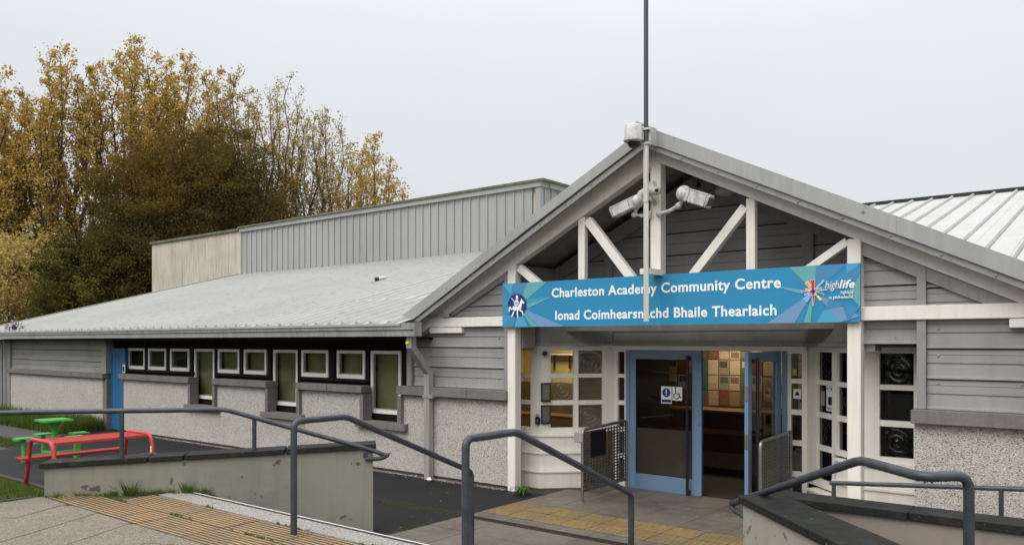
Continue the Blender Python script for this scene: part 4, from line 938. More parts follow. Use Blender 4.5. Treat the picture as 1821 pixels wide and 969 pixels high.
def text(s_, x0, x1, zb, size, mtl, parent, y, bold=.0, shear=0, zcap=None, name='lettering'):
    cu = bpy.data.curves.new('t', 'FONT'); cu.body = s_; cu.size = 1; cu.extrude = .004; cu.offset = bold; cu.shear = shear; cu.resolution_u = 3; cu.space_character = 1.07 if bold > 0 else 1.0
    o = bpy.data.objects.new('t', cu); C.objects.link(o); bpy.context.view_layer.update()
    me = bpy.data.meshes.new_from_object(o.evaluated_get(bpy.context.evaluated_depsgraph_get())); bpy.data.objects.remove(o)
    a = min(v.co.x for v in me.vertices); b_ = max(v.co.x for v in me.vertices); k = (x1-x0)/(b_-a); kz = size
    off = wloc(parent)
    for v in me.vertices:
        x_, y_, z_ = v.co; v.co = (x0+(x_-a)*k-off.x, y-z_*.5-off.y, zb+y_*kz-off.z)
    me.materials.clear(); me.materials.append(M[mtl] if isinstance(mtl, str) else mtl)
    r_ = bpy.data.objects.new(name, me); C.objects.link(r_); r_.parent = parent; return r_
ty = SY-.003
text('Charleston Academy Community Centre', -6.50, -3.24, 2.852, .178, 'lettering', sg, ty, .024)
text('Ionad Coimhearsnachd Bhaile Thearlaich', -6.44, -3.29, 2.533, .178, 'lettering', sg, ty, .024)
ty2 = SY-.011
text('high', -2.74, -2.592, 2.815, .125, 'lettering', sg, ty2, 0, .25); text('life', -2.59, -2.425, 2.815, .125, 'lettering', sg, ty2, .028, .25)
text('highland', -2.575, -2.44, 2.752, .050, 'lettering', sg, ty2, .01, .2); text('na gàidhealtachd', -2.70, -2.445, 2.70, .050, 'lettering', sg, ty2, .01, .2)
# burst of coloured strips
def strip(a0, r0, r1, w0, w1, c_, outline=True):
    d_ = (math.cos(R(a0)), math.sin(R(a0))); n_ = (-d_[1], d_[0]); X0, Z0 = H2
    def P(r_, w_): return (X0+d_[0]*r_+n_[0]*w_, Z0+d_[1]*r_+n_[1]*w_)
    MB().prism([P(r0-.004, w0+.004), P(r1+.004, w1+.004), P(r1+.004, -w1-.004), P(r0-.004, -w0-.004)], SY-.0125, SY-.009, 'y').build('logo_strip', 'lettering', sg)
    MB().prism([P(r0, w0), P(r1, w1), P(r1, -w1), P(r0, -w0)], SY-.014, SY-.010, 'y').build('logo_strip', c_, sg)
lc = {k: mat('logo_'+k, v, .4) for k, v in {'red': (.55,.02,.03), 'orange': (.80,.42,.05), 'teal': (.0,.20,.20), 'light_blue': (.15,.45,.8), 'green': (.15,.45,.05), 'magenta': (.5,.03,.25), 'yellow': (.8,.65,.15), 'navy': (.01,.02,.10)}.items()}
strip(92, .01, .13, .012, .022, lc['red']); strip(270, .01, .16, .012, .003, lc['red']); strip(125, .03, .13, .010, .020, lc['orange']); strip(228, .02, .13, .010, .024, lc['light_blue'])
strip(-28, .04, .12, .012, .022, lc['teal']); strip(45, .02, .16, .004, .006, lc['light_blue']); strip(180, .02, .13, .004, .008, lc['magenta']); strip(-50, .02, .13, .003, .008, lc['yellow'])
strip(20, .03, .09, .006, .012, lc['green']); strip(200, .03, .10, .003, .005, lc['light_blue']); strip(160, .03, .09, .003, .004, lc['yellow']); strip(5, .02, .15, .002, .003, lc['light_blue']); strip(0, -.02, .02, .014, .014, lc['navy'])
# school badge: white rider on horseback on a navy disc
ex, ez = -7.12, 2.755; bd_ = MB().lathe((ex,SY-.009,ez), [(0,0),(.172,0),(.172,.003),(0,.003)], 40, (0,-1,0)).build('badge_disc', 'navy', sg)
def wp(poly, k=1, nm='badge_figure', m='lettering', dy=0): MB().prism([(ex+a*.172, ez+b_*.172) for a, b_ in poly], SY-.0145-dy, SY-.0122, 'y').build(nm, m, sg)
wp([(-.55,-.30),(-.40,-.05),(-.1,-.1),(.25,.05),(.38,.35),(.45,.55),(.55,.52),(.62,.40),(.80,.22),(.72,.12),(.55,.18),(.50,-.10),(.40,-.35),(.1,-.45),(-.2,-.42),(-.45,-.52)])
wp([(-.55,-.3),(-.45,-.52),(-.5,-.70),(-.62,-.98),(-.50,-.98),(-.36,-.72),(-.25,-.45)]); wp([(-.02,-.42),(.12,-.44),(.10,-.75),(.18,-1.06),(.05,-1.04),(-.02,-.75)])
wp([(.30,-.30),(.42,-.38),(.62,-.50),(.70,-.85),(.60,-.84),(.52,-.58),(.28,-.45)]); wp([(-.55,-.25),(-.75,-.05),(-.88,-.15),(-.90,-.5),(-.80,-.52),(-.75,-.25),(-.58,-.42)])
wp([(-.20,-.1),(-.28,.3),(-.12,.55),(.12,.55),(.22,.2),(.15,-.1)]); wp([(-.10,.58),(-.12,.85),(.12,.85),(.12,.60)]); wp([(-.60,.62),(-.56,.66),(-.25,.32),(-.29,.28)])
MB().lathe((ex-.01,SY-.0142,ez+.035), [(0,0),(.052,0),(.052,.001),(0,.001)], 24, (0,-1,0)).build('badge_shield', 'lettering', sg)
MB().lathe((ex-.01,SY-.0146,ez+.035), [(.045,0),(.051,0),(.051,.002),(.045,.002),(.045,0)], 24, (0,-1,0)).build('badge_ring', 'navy', sg)
text('CA', ex-.038, ex+.018, ez+.017, .052, 'navy', sg, SY-.0175, .0, name='badge_letters')

fp = thing('flagpole', 'tall dark steel pole above a cream conduit standing in front of the sign and gable', 'pole', (-4.79, 8.70, 2.47))
MB().tube([(-4.79,8.70,4.55),(-4.79,8.70,9.5)], .029, 12).build('steel_tube', 'galv', fp, smooth=True)
MB().tube([(-4.79,8.70,2.475),(-4.79,8.70,3.95)], .036, 4, square=True).tube([(-4.79,8.70,3.955),(-4.79,8.70,4.70)], .034, 8).build('conduit', 'pole', fp)
MB().box(-4.785, -4.745, 8.72, 8.89, 4.68, 4.90).build('wall_plate', 'camw', fp)
for z_ in (4.68, 4.86): MB().box(-4.84, -4.74, 8.66, 8.74, z_-.012, z_+.012).build('clamp', 'camw', fp)
dm = thing('dome_camera', 'large dirty white drum shaped dome camera at the peak of the gable', 'camera', (-4.93, 8.60, 4.8))
MB().lathe((-4.92,8.62,4.73), [(0,.205),(.05,.20),(.10,.185),(.112,.17),(.114,.02),(.125,.015),(.125,-.012),(.09,-.02),(0,-.02)], 28).build('housing', 'camw', dm, smooth=True)
MB().sphere((-4.92,8.62,4.71), .083, 20, 12).build('smoked_dome', 'dome', dm, smooth=True); MB().lathe((-4.92,8.62,4.705), [(.095,0),(.098,.012),(.07,.02)], 20).build('dome_ring', 'camw', dm, smooth=True)
MB().tube(path([(-4.92,8.62,4.90),(-4.92,8.63,4.945),(-4.80,8.72,4.93),(-4.79,8.74,4.87)], .03), .03, 10).build('arm', 'camw', dm, smooth=True)
# two box cameras and one ball camera on the king post
def boxcam(label, back, front, w_, h, base, elbow):
    t = thing('security_camera', label, 'camera', base, 'white cameras on the gable king post')
    a, b_ = Vector(back), Vector(front); d_ = (b_-a).normalized()
    MB().beam(a, b_, w_, h).build('housing', 'camw', t, bevel=.018, smooth=True)
    MB().beam(a+d_*.03+Vector((0,0,h*.51)), b_+d_*.012+Vector((0,0,h*.51)), w_*1.04, .012).build('sun_shield', 'camw', t)
    MB().sphere(a+d_*.01, h*.62, 14, 10).build('rear_cap', 'camw', t, smooth=True); MB().beam(b_-d_*.02, b_+d_*.004, w_*.7, h*.6).build('lens_window', 'dome', t)
    for q_ in (.3, .93): MB().beam(a.lerp(b_, q_)-d_*.003, a.lerp(b_, q_)+d_*.003, w_*1.03, h*1.03).build('seam', 'black', t)
    MB().tube(path([base, (Vector(base)+Vector(elbow))/2-Vector((0,0,.02)), elbow, tuple(a+Vector((0,0,-h*.4)))], .05), .026, 10).sphere(elbow, .042, 10, 8).build('arm', 'camw', t, smooth=True)
    b = Vector(base); MB().lathe(b, [(.05,-.02),(.055,.0),(.055,.02),(.035,.04)], 12, ((Vector(elbow)-b).normalized())).build('base_plate', 'camw', t, smooth=True)
boxcam('white box camera left of the white king post pointing down left', (-5.06,8.98,4.04), (-5.41,8.90,3.90), .12, .145, (-4.975,9.12,3.87), (-5.14,9.02,3.88))
boxcam('white box camera right of the white king post pointing down right', (-4.42,8.98,4.06), (-4.03,8.90,3.90), .13, .165, (-4.825,9.12,3.87), (-4.50,9.0,3.92))
t = thing('security_camera', 'white ball camera with two lenses on the front of the king post', 'camera', (-4.92, 9.1, 4.15), 'white cameras on the gable king post')
MB().lathe((-5.0,9.02,4.15), [(.0,-.02),(.05,-.01),(.065,.03),(.066,.15),(.05,.19),(.0,.20)], 16, (1,-.12,.05)).build('housing', 'camw', t, smooth=True)
MB().sphere((-4.80,8.99,4.14), .058, 14, 10).sphere((-5.03,9.03,4.13), .062, 14, 10).build('ball', 'camw', t, smooth=True); MB().sphere((-4.775,8.945,4.14), .026, 10, 8).build('lens', 'dome', t, smooth=True)
MB().tube([(-4.9,9.15,4.02),(-4.9,9.03,4.06),(-4.9,9.02,4.12)], .03, 10).box(-4.97, -4.90, 9.10, 9.15, 4.22, 4.30).build('bracket', 'camw', t, smooth=True)
t = thing('cable', 'loose black cable looping behind the cameras under the gable roof', 'cable', (-4.6, 9.3, 4.3))
MB().tube([(-4.8,9.33,4.40),(-4.6,9.4,4.36),(-4.4,9.4,4.28),(-4.25,9.4,4.26),(-4.15,9.3,4.15),(-4.3,9.2,4.02)], .008, 6).tube([(-4.60,9.4,4.36),(-4.62,9.4,4.30)], .006, 5).build('wire', 'black', t)
MB().sphere((-4.05,9.42,4.12), .10, 12, 8, (1.5,1,.7)).build('floodlight', 'stud', t)

# ================================================================== SPORTS HALL
sh = thing('sports_hall', 'taller flat topped hall behind the roof, grey ribbed cladding with a pale concrete end', 'building', (-20, 17.5, 0))
HY = 17.5; pw = .331
pm_ = MB().box(.0, pw-.004, 0, .05, 4.0, 6.50).box(.015, .05, -.035, 0, 4.0, 6.50).mesh('cladding_panel', M['hall'])
n = int((27.45-12.98)/pw)
for k in range(n): inst('cladding_panel', pm_, sh, (-27.44+k*pw, HY+.001*(k % 2), 0))
MB().box(-13.05, -12.88, HY-.045, HY+.1, 3.5, 6.50).build('corner_trim', 'hall', sh)
side = MB().box(0, .05, .0, pw-.004, 4.0, 6.5).box(.05, .085, .015, .05, 4.0, 6.5).mesh('cladding_panel', M['hall'])
for k in range(29): inst('cladding_panel', side, sh, (-12.95, HY+.12+k*pw, 0))
MB().box(-34.4, -12.95, HY+.06, HY+9.9, 0, 6.5).build('hall_core', 'conc', sh)
for k in range(8):
    x0 = -34.42+k*.871; MB().box(x0+.006, x0+.865, HY-.02, HY+.055, 0, 6.56+.002*k).build('concrete_panel', 'conc', sh)
MB().box(-27.46, -12.84, HY-.09, HY+.3, 6.50, 6.64).box(-12.95, -12.80, HY+.3, HY+10, 6.50, 6.64).build('flashing', 'hall', sh)
for k in range(9):
    a = -27.5+k*1.632; MB().box(a, a+1.625, HY-.14, HY+.4, 6.642, 6.70+random.uniform(0, .006)).build('coping', 'hallcap', sh)
MB().box(-12.81, -12.72, HY-.14, HY+10, 6.642, 6.70).build('coping', 'hallcap', sh)
MB().box(-34.5, -27.5, HY-.10, HY+.4, 6.56, 6.66).build('coping', 'hallcap', sh)

# ---- bits on the roof
t = thing('bottle', 'dark capped plastic bottle lying on the pale ribbed roof', 'bottle', (-15.9, 13.2, rz(13.2)))
bx0 = Vector((-14.55,13.05,rz(13.05)+.09)); dd = Vector((.55,.8,.2)).normalized()
MB().lathe(bx0, [(0,0),(.04,.0),(.045,.03),(.045,.14),(.025,.19),(.02,.22)], 12, dd).build('body', 'camw', t, smooth=True); MB().lathe(bx0-dd*.1, [(0,0),(.045,0),(.05,.03),(.05,.10),(.035,.11)], 12, dd).build('cap', 'black', t, smooth=True)
V = []; rng = np.random.default_rng(8)
for k in range(34):
    a = rng.uniform(0, 6.28); l = rng.uniform(.2, .65); ex_ = rng.uniform(.2, .9); p0 = np.array([-24.9+rng.uniform(-.5, .5), 8.68, 2.52]); d_ = np.array([math.cos(a)*.9, math.sin(a)*.3, ex_*.7])
    V += [p0-[.006,0,0], p0+[.006,0,0], p0+d_*l]
    for q in range(9):
        c_ = p0+d_*l*rng.uniform(.4, 1)+rng.normal(0, .03, 3); V += [c_, c_+rng.normal(0, .024, 3), c_+rng.normal(0, .024, 3)]
bs = thing('gutter_bush', 'small plum coloured bush growing out of the gutter at the left', 'bush', (-24.9, 8.68, 2.5)); tri_obj('leaves', np.array(V), 3, 'lplum', bs)

# ================================================================== PICNIC FURNITURE
pt = thing('picnic_table', 'red metal picnic table with slatted top and curved tube legs behind the low wall', 'picnic table', (-12.9, 5.7, 0))
tx, ty0, ty1 = -12.88, 4.85, 6.32
for k in range(9):
    x_ = tx-.31+k*.0775; MB().beam((x_,ty0+.04,.715),(x_,ty1-.04,.715), .052, .012).build('slat', 'red', pt)
for k in range(10):
    y_ = ty0+.06+k*(ty1-ty0-.12)/9; MB().box(tx-.33, tx+.33, y_-.012, y_+.012, .698, .708).build('cross_bar', 'red', pt)
MB().beam((tx-.345,ty0,.71),(tx-.345,ty1,.71), .025, .035).beam((tx+.345,ty0,.71),(tx+.345,ty1,.71), .025, .035).build('top_edge', 'red', pt)
for y_ in (ty0, ty1):
    P = [(tx-.66,y_-.0,.0),(tx-.56,y_,.12),(tx-.47,y_,.42)]+arc((tx-.47,y_,.42),(tx-.40,y_,.74),(tx,y_,.72), .13)+arc((tx,y_,.72),(tx+.40,y_,.74),(tx+.47,y_,.42), .13)+[(tx+.47,y_,.42),(tx+.56,y_,.12),(tx+.66,y_,0)]
    MB().tube(P, .031, 10).build('leg', 'red', pt, smooth=True)
for sx in (-1, 1):
    bxn = tx+sx*.56
    for k in range(3): MB().beam((bxn-.075+k*.075,ty0-.12,.43),(bxn-.075+k*.075,ty1+.02,.43), .05, .014).build('seat_slat', 'red', pt)
    MB().beam((bxn-.12,ty0-.12,.425),(bxn-.12,ty1+.02,.425), .025, .035).beam((bxn+.12,ty0-.12,.425),(bxn+.12,ty1+.02,.425), .025, .035).build('seat_edge', 'red', pt)
    for y_ in (ty0+.0, ty1-.1): MB().beam((tx+sx*.44,y_,.40),(bxn+sx*.12,y_,.40), .04, .03).build('seat_bracket', 'red', pt)
MB().box(tx+.45, tx+.505, ty1-.04, ty1-.034, .45, .55).build('label_plate', 'white2', pt)
gt = thing('picnic_table', 'bright green round picnic table with single seats on arms', 'picnic table', (-16.15, 6.25, 0))
gx, gy = -16.15, 6.3
for k in range(7):
    y_ = gy-.21+k*.070; hw = .24 if 0 < k < 6 else .21; MB().box(gx-hw, gx+hw, y_-.027, y_+.027, .742, .757).build('slat', 'green', gt)
MB().box(gx-.25, gx+.25, gy-.25, gy-.238, .72, .755).box(gx-.25, gx+.25, gy+.238, gy+.25, .72, .755).box(gx-.25, gx-.238, gy-.238, gy+.238, .72, .7545).box(gx+.238, gx+.25, gy-.238, gy+.238, .72, .7545).build('top_edge', 'green', gt)
MB().tube([(gx,gy,0),(gx,gy,.55)], .045, 10).build('stem', 'green', gt, smooth=True); MB().lathe((gx,gy,.52), [(.045,0),(.06,.08),(.13,.17),(.20,.205)], 14).build('stem_flare', 'green', gt, smooth=True)
for k, (ax, ay) in enumerate(((.46,.20),(-.44,-.02),(.05,-.54),(-.12,.50))):
    sx_, sy_ = gx+ax, gy+ay; MB().beam((gx,gy,.10+.001*k),(sx_,sy_,.10+.001*k), .05, .05).tube([(sx_,sy_,0),(sx_,sy_,.43)], .036, 10).build('seat_arm', 'green', gt, smooth=True)
    for q in range(4): MB().box(sx_-.13, sx_+.13, sy_-.13+q*.067, sy_-.072+q*.067, .435, .452).build('seat_slat', 'green', gt)
    MB().box(sx_-.135, sx_+.135, sy_-.145, sy_-.132, .41, .45).box(sx_-.135, sx_+.135, sy_+.132, sy_+.145, .41, .45).build('seat_edge', 'green', gt)
# scattered litter and fallen leaves
V = []; rng = np.random.default_rng(31)
for k in range(80):
    x_, y_, z_ = (rng.uniform(-9, -6.8), rng.uniform(6.3, 9.1), .006) if k % 3 else (rng.uniform(-6.7, -3), rng.uniform(5.8, 10), .02)
    if k % 7 == 0: x_, y_, z_ = rng.uniform(-17, -10), rng.uniform(5.5, 9), .006
    s_ = rng.uniform(.006, .014); a = rng.uniform(0, 6.28)
    V += [(x_+s_*math.cos(a), y_+s_*math.sin(a), z_), (x_+s_*math.cos(a+2), y_+s_*math.sin(a+2), z_+.004), (x_+s_*math.cos(a+4), y_+s_*math.sin(a+4), z_+.002)]
tag(tri_obj('fallen_leaves', np.array(V), 3, 'lyellow'), 'scattered small yellow leaves on the dark tarmac and paving', 'fallen leaves')

V = []; rng = np.random.default_rng(41)
for k in range(5200):
    x_ = rng.uniform(-19.2, -7.4); y_ = 9.19-abs(rng.normal(0, .055)); s_ = rng.uniform(.004, .013); a = rng.uniform(0, 6.28); q_ = rng.uniform(.3, 1)
    V += [(x_+s_*math.cos(a), y_+s_*math.sin(a), .012), (x_+s_*math.cos(a+2), y_+s_*math.sin(a+2), .012+s_*q_), (x_+s_*math.cos(a+4), y_+s_*math.sin(a+4), .014)]
tag(tri_obj('grit', np.array(V), 3, 'rough'), 'loose grit and chippings fallen along the foot of the roughcast wall', 'grit')
t = thing('litter', 'crumpled white scrap of litter at the foot of the downpipe', 'litter', (-8.84, 9.0, .01)); rgl = random.Random(5)
b = MB().sphere((-8.84,9.0,.035), .04, 7, 5, (1.3,1,.7)); b.v = [(x_+rgl.uniform(-.012,.012), y_+rgl.uniform(-.012,.012), z_+rgl.uniform(-.01,.01)) for x_, y_, z_ in b.v]; b.build('paper', 'white2', t)
# ================================================================== TREES
def tree(label, cx, cy, h, rad, c0, seed, lm, nl, ls, limbs=20, up_=.75, shape='oval', dens=1.0, group='autumn trees behind the building', subs=7, twigs=4, trunk_r=None, spread=.5):
    rng = random.Random(seed); root = thing('autumn_tree', label, 'tree', (cx, cy, 0), group)
    b = MB(); tips = []
    r0 = trunk_r or h*.011
    tp = [Vector((cx, cy, 0))]; n = 9
    for i in range(1, n+1):
        p = tp[-1]+Vector((rng.gauss(0, .012)*h, rng.gauss(0, .012)*h, h*(.80 if shape == 'round' else .93)/n)); tp.append(p)
    b.tube(tp, [r0*(1-.9*i/n) for i in range(n+1)], 7)
    def at(f):
        q = f*n; i = min(int(q), n-1); return tp[i].lerp(tp[i+1], q-i)
    def prof(f):
        t = (f-c0)/(1-c0); t = min(max(t, 0), 1)
        if shape == 'oval': return rad*math.sqrt(max(0, 1-(2*t-.85)**2/1.35))
        if shape == 'dome': return rad*math.sqrt(max(0, 1-t**2.2))
        if shape == 'round': return rad*math.sqrt(max(0, 1-abs(2*t-.75)**2.4/1.6))
        return rad*(.55+.45*math.sin(math.pi*min(1, t*1.1)))*(1-.6*t**3)
    def outside(p): return ((p.x-cx)/rad)**2+((p.y-cy)/rad)**2+((p.z-h*.5)/(h*.47))**2 > .80
    def curve(a, d_, L, up, k=4):
        pts = [a]; dv = d_.normalized()
        for i in range(k):
            dv = (dv+Vector((0,0,up))+Vector((rng.gauss(0,.10), rng.gauss(0,.10), rng.gauss(0,.06)))).normalized(); pts.append(pts[-1]+dv*L/k)
        return pts
    for i in range(limbs):
        f = c0*.9+(.93-c0*.9)*((i+.5)/limbs)**.85; a = i*2.399+rng.uniform(-.4, .4); base = at(min(f*.93, .999))
        rr_ = max(prof(f), rad*.25); L = rr_*(rng.uniform(.7, .95) if shape == 'round' else rng.uniform(1.0, 1.35))*(1.15 if shape not in ('dome', 'round') else 1.0)
        P = curve(base, Vector((math.cos(a), math.sin(a), up_)), L, .10 if shape not in ('dome', 'round') else .03, 5)
        rl_ = r0*.36*(1-f*.5); b.tube(P, [rl_*(1-.8*k/5) for k in range(6)], 5)
        for j in range(subs):
            q = .25+.75*(j+rng.random())/subs; k = min(int(q*5), 4); p = P[k].lerp(P[k+1], q*5-k); d0 = (P[k+1]-P[k]).normalized()
            dv = d0+Vector((rng.gauss(0,.7), rng.gauss(0,.7), rng.gauss(.15,.45))); l2 = L*rng.uniform(.28, .5)
            if shape == 'round' and outside(p+dv.normalized()*l2*1.3): continue
            Q = curve(p, dv, l2, .12 if shape not in ('dome', 'round') else .0, 3); b.tube(Q, [rl_*.38, rl_*.28, rl_*.18, rl_*.08], 4, cap=False)
            tips.append((Q[2], l2*.35)); tips.append((Q[3], l2*.3))
            for m_ in range(twigs):
                k2 = rng.randint(0, 2); p2 = Q[k2].lerp(Q[k2+1], rng.random()); dv = Vector((rng.gauss(0,1), rng.gauss(0,1), rng.gauss(.4,.7)))
                W = curve(p2, dv, l2*rng.uniform(.4, .75), .15 if shape not in ('dome', 'round') else 0, 2); b.tube(W, [rl_*.15, rl_*.10, rl_*.03], 3, cap=False)
                tips.append((W[2], l2*.25)); tips.append((W[1], l2*.2))
    # leading shoots
    b.build('trunk', 'bark', root)
    ra = np.random.default_rng(seed); T = np.array([list(t[0]) for t in tips]); S = np.array([t[1] for t in tips])*spread
    wgt = ra.gamma(3.0 if shape == 'round' else 1.5, 1, len(T)); wgt /= wgt.sum(); idx = ra.choice(len(T), nl, p=wgt)
    c_ = T[idx]+ra.normal(0, 1, (nl, 3))*S[idx][:, None]
    if shape == 'round':        # a closed lumpy crown: keep the leaves inside it and fill it with clumps
        ctr = np.array([cx, cy, h*.50]); R3 = np.array([rad*.97, rad*.97, h*.49])
        def lump(p):
            q = (p-ctr)/R3; r_ = np.linalg.norm(q, axis=1)+1e-6; d_ = q/r_[:, None]
            return r_/(.88+.10*np.sin(5*d_[:,0]*1.3+2*d_[:,2]*3+seed)+.09*np.sin(9*d_[:,1]+7*d_[:,2])+.08*np.sin(17*d_[:,0]+11*d_[:,2])+.05*np.sin(31*d_[:,0]-23*d_[:,1]+19*d_[:,2]))
        c_ = c_[lump(c_) < 1]; c_ = c_[:int(nl*.62)]
        K = 330; d_ = ra.normal(0, 1, (K, 3)); d_ /= np.linalg.norm(d_, axis=1)[:, None]; cc_ = ctr+d_*R3*(ra.uniform(.25, .93, K)**.5)[:, None]*.93
        m_ = nl-len(c_); ii = ra.integers(0, K, m_); e_ = cc_[ii]+ra.normal(0, 1, (m_, 3))*ra.uniform(.16, .42, K)[ii][:, None]*np.array([1.2,1.2,.7])*(rad/7)
        e_ = e_[lump(e_) < 1.06]; c_ = np.concatenate([c_, e_]); nl = len(c_)
    a1 = ra.normal(0, 1, (nl, 3)); a1 /= np.linalg.norm(a1, axis=1)[:, None]; a2 = ra.normal(0, 1, (nl, 3)); a2 -= a1*(a1*a2).sum(1)[:, None]; a2 /= np.linalg.norm(a2, axis=1)[:, None]
    s_ = (ls*ra.uniform(.55, 1.15, nl))[:, None]
    v = np.stack([c_-a1*s_*.5, c_+a2*s_*.34, c_+a1*s_*.5, c_-a2*s_*.34], 1).reshape(-1, 3)
    v = v[np.repeat(v.reshape(-1,4,3)[:,:,2].min(1) > .05, 4)]
    tri_obj('crown', v, 4, lm, root); return root
def flame(label, cx, cy, h, rad, seed, lm, nl, ls, stems=6, group='autumn trees behind the building'):
    """a tall tree whose stems climb steeply and end in separate tips"""
    rng = random.Random(seed); root = thing('autumn_tree', label, 'tree', (cx, cy, 0), group); b = MB(); tips = []
    r0 = h*.010; fork = Vector((cx+rng.gauss(0,.2), cy+rng.gauss(0,.2), h*.16)); b.tube([Vector((cx,cy,0)), (Vector((cx,cy,0))+fork)/2, fork], [r0, r0*.9, r0*.8], 8)
    for i in range(stems):
        a = i*2.399+rng.uniform(-.3,.3); q = math.sqrt((i+.3)/stems); R_ = rad*.92*q; top = h*(1-.26*q*q)*rng.uniform(.95, 1.0) if i else h*.97
        N = 9; P = [fork]
        for k in range(1, N+1):
            t = k/N; P.append(Vector((cx+math.cos(a)*R_*math.sin(t*math.pi/2)**.9+rng.gauss(0,.22), cy+math.sin(a)*R_*math.sin(t*math.pi/2)**.9+rng.gauss(0,.22), h*.16+(top-h*.16)*t)))
        rs = [r0*.72*(1-.93*k/N) for k in range(N+1)]; b.tube(P, rs, 6)
        nb = 30
        for j in range(nb):
            f = .12+.86*(j+rng.random())/nb; k = min(int(f*N), N-1); p = P[k].lerp(P[k+1], f*N-k)
            az = j*2.399+rng.uniform(-.5,.5); L = (rad*.34*(1-f)**.8+.75)*rng.uniform(.7, 1.3); dv = Vector((math.cos(az), math.sin(az), rng.uniform(.7, 1.5)))
            Q = [p]; 
            for m_ in range(4):
                dv = (dv.normalized()+Vector((rng.gauss(0,.15), rng.gauss(0,.15), .14))); Q.append(Q[-1]+dv.normalized()*L/4)
            rb = max(.022, rs[k]*.45); b.tube(Q, [rb*(1-.85*x/4) for x in range(5)], 4, cap=False); tips.append((Q[4], L*.10+.08, 1))
            for m_ in range(7):
                g_ = .25+.75*rng.random(); k2 = min(int(g_*4), 3); p2 = Q[k2].lerp(Q[k2+1], g_*4-k2); d2 = Vector((rng.gauss(0,1), rng.gauss(0,1), rng.uniform(.2,1.3))).normalized(); l2 = L*rng.uniform(.18, .42)
                W = [p2, p2+d2*l2*.5, p2+(d2+Vector((0,0,.25))).normalized()*l2]; b.tube(W, [rb*.4, rb*.28, rb*.12], 3, cap=False); tips.append((W[2], l2*.30+.09, .9)); tips.append((W[1], l2*.3+.08, .5))
    b.build('trunk', 'bark', root)
    ra = np.random.default_rng(seed); T = np.array([list(t[0]) for t in tips]); S = np.array([t[1] for t in tips]); W_ = np.array([t[2] for t in tips])*ra.gamma(1.3, 1, len(T)); W_ /= W_.sum()
    idx = ra.choice(len(T), nl, p=W_); c_ = T[idx]+ra.normal(0, 1, (nl, 3))*S[idx][:, None]
    leafcloud(c_, ls, ra, lm, root); return root
def leafcloud(c_, ls, ra, lm, root):
    nl = len(c_); a1 = ra.normal(0, 1, (nl, 3)); a1 /= np.linalg.norm(a1, axis=1)[:, None]; a2 = ra.normal(0, 1, (nl, 3)); a2 -= a1*(a1*a2).sum(1)[:, None]; a2 /= np.linalg.norm(a2, axis=1)[:, None]
    s_ = (ls*ra.uniform(.5, 1.2, nl))[:, None]
    v = np.stack([c_-a1*s_*.5, c_+a2*s_*.36, c_+a1*s_*.5, c_-a2*s_*.36], 1).reshape(-1, 3)
    v = v[np.repeat(v.reshape(-1,4,3)[:,:,2].min(1) > .05, 4)]; tri_obj('crown', v, 4, lm, root)
def pos(px, depth):
    u = (px-910)/1400; return ((-.62252+.7826*u)*depth, (.7826+.62252*u)*depth)
FL = [
 ('tall gold leaved tree at the far left edge', -8, 56, 21.6, 3.0, 11, 'lyellow', 21675, 0.21, 10),
 ('gold tree with a forked top just right of the far left edge', 36, 58, 20.8, 1.9, 31, 'lyellow', 13005, 0.21, 7),
 ('tall narrow golden tree with bare top twigs second from the left', 105, 57, 24.2, 3.0, 12, 'lyellow', 23120, 0.21, 12),
 ('tallest golden tree rising behind the dark rust tree', 232, 60, 26.2, 3.9, 13, 'lyellow', 34680, 0.21, 16),
 ('golden tree behind the middle of the dark rust tree', 325, 61, 25.4, 3.6, 34, 'lyellow', 28900, 0.21, 14),
 ('golden tree behind the right half of the dark rust tree', 410, 61, 24.0, 3.0, 14, 'lgold', 17850, 0.21, 12),
 ('thinly leaved dull gold tree with bare twigs right of the dark rust tree', 498, 59, 22.8, 3.2, 15, 'lgold', 10013, 0.18, 14),
 ('rounded gold tree with visible branches between the thin tree and the small one', 572, 60, 20.6, 3.4, 16, 'lgold', 12716, 0.18, 14),
 ('small golden tree at the right end of the row above the grey hall', 655, 58, 17.8, 2.7, 17, 'lyellow', 14450, 0.19, 10),
]
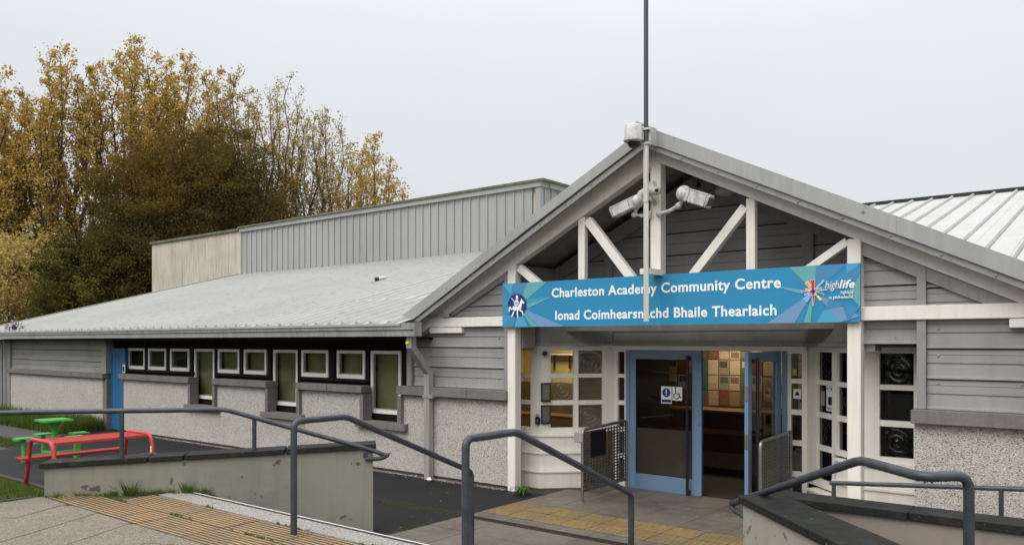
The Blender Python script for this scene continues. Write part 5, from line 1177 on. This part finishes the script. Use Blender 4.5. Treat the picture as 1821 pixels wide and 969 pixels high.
for (lb, px, dep, h, rad, sd_, lm, nl, ls, k) in FL:
    x_, y_ = pos(px, dep); flame(lb, x_, y_, h, rad, sd_, lm, nl, ls, k)
TREES = [
 ('broad dense dark rust coloured tree above the concrete wall end', 352, 50, 17.4, 7.8, .03, 18, 'lrust', 200000, .15, dict(limbs=90, up_=.45, shape='round', subs=9, twigs=4, spread=.8)),
 ('dark olive tree low at the left of the rust tree', 165, 46, 9.8, 4.0, .05, 19, 'lolive', 80000, .15, dict(limbs=40, up_=.5, shape='round', spread=.6)),
 ('low yellow leaved tree behind the roof end at the far left', 20, 50, 9.0, 4.2, .05, 20, 'lgold', 15000, .24, dict(limbs=26, up_=.6, shape='dome', spread=.7)),
 ('low gold leaved tree between the far left trees and the olive tree', 85, 54, 9.5, 3.8, .05, 23, 'lgold', 15000, .24, dict(limbs=26, up_=.6, shape='dome', spread=.7)),
 ('low olive tree right beside the concrete wall end', 245, 56, 9.5, 3.6, .05, 22, 'lolive', 40000, .16, dict(limbs=24, up_=.5, shape='dome', spread=.7)),
]
for (lb, px, dep, h, rad, c0, sd_, lm, nl, ls, kw) in TREES:
    x_, y_ = pos(px, dep); tree(lb, x_, y_, h, rad, c0, sd_, lm, nl, ls, **kw)
# hedge across the street, seen only in the window glass
rng = np.random.default_rng(77); n = 26000
t_ = rng.uniform(0, 1, n); px = -62+70*t_; py = -15+np.maximum(0, (-30-px))*.45+rng.normal(0, .7, n); pz = rng.uniform(0, 1, n)**.8*(3.6+.8*np.sin(px*.9)+.5*np.sin(px*2.3))
c_ = np.stack([px, py, pz+.56*0], 1); a1 = rng.normal(0, 1, (n, 3)); a1 /= np.linalg.norm(a1, axis=1)[:, None]; a2 = np.cross(a1, rng.normal(0, 1, (n, 3))); a2 /= np.linalg.norm(a2, axis=1)[:, None]
v = np.stack([c_-a1*.3, c_+a2*.22, c_+a1*.3, c_-a2*.22], 1).reshape(-1, 3)
tag(tri_obj('hedge', v, 4, 'lhedge'), 'green hedge across the street mirrored in the window glass', 'hedge')
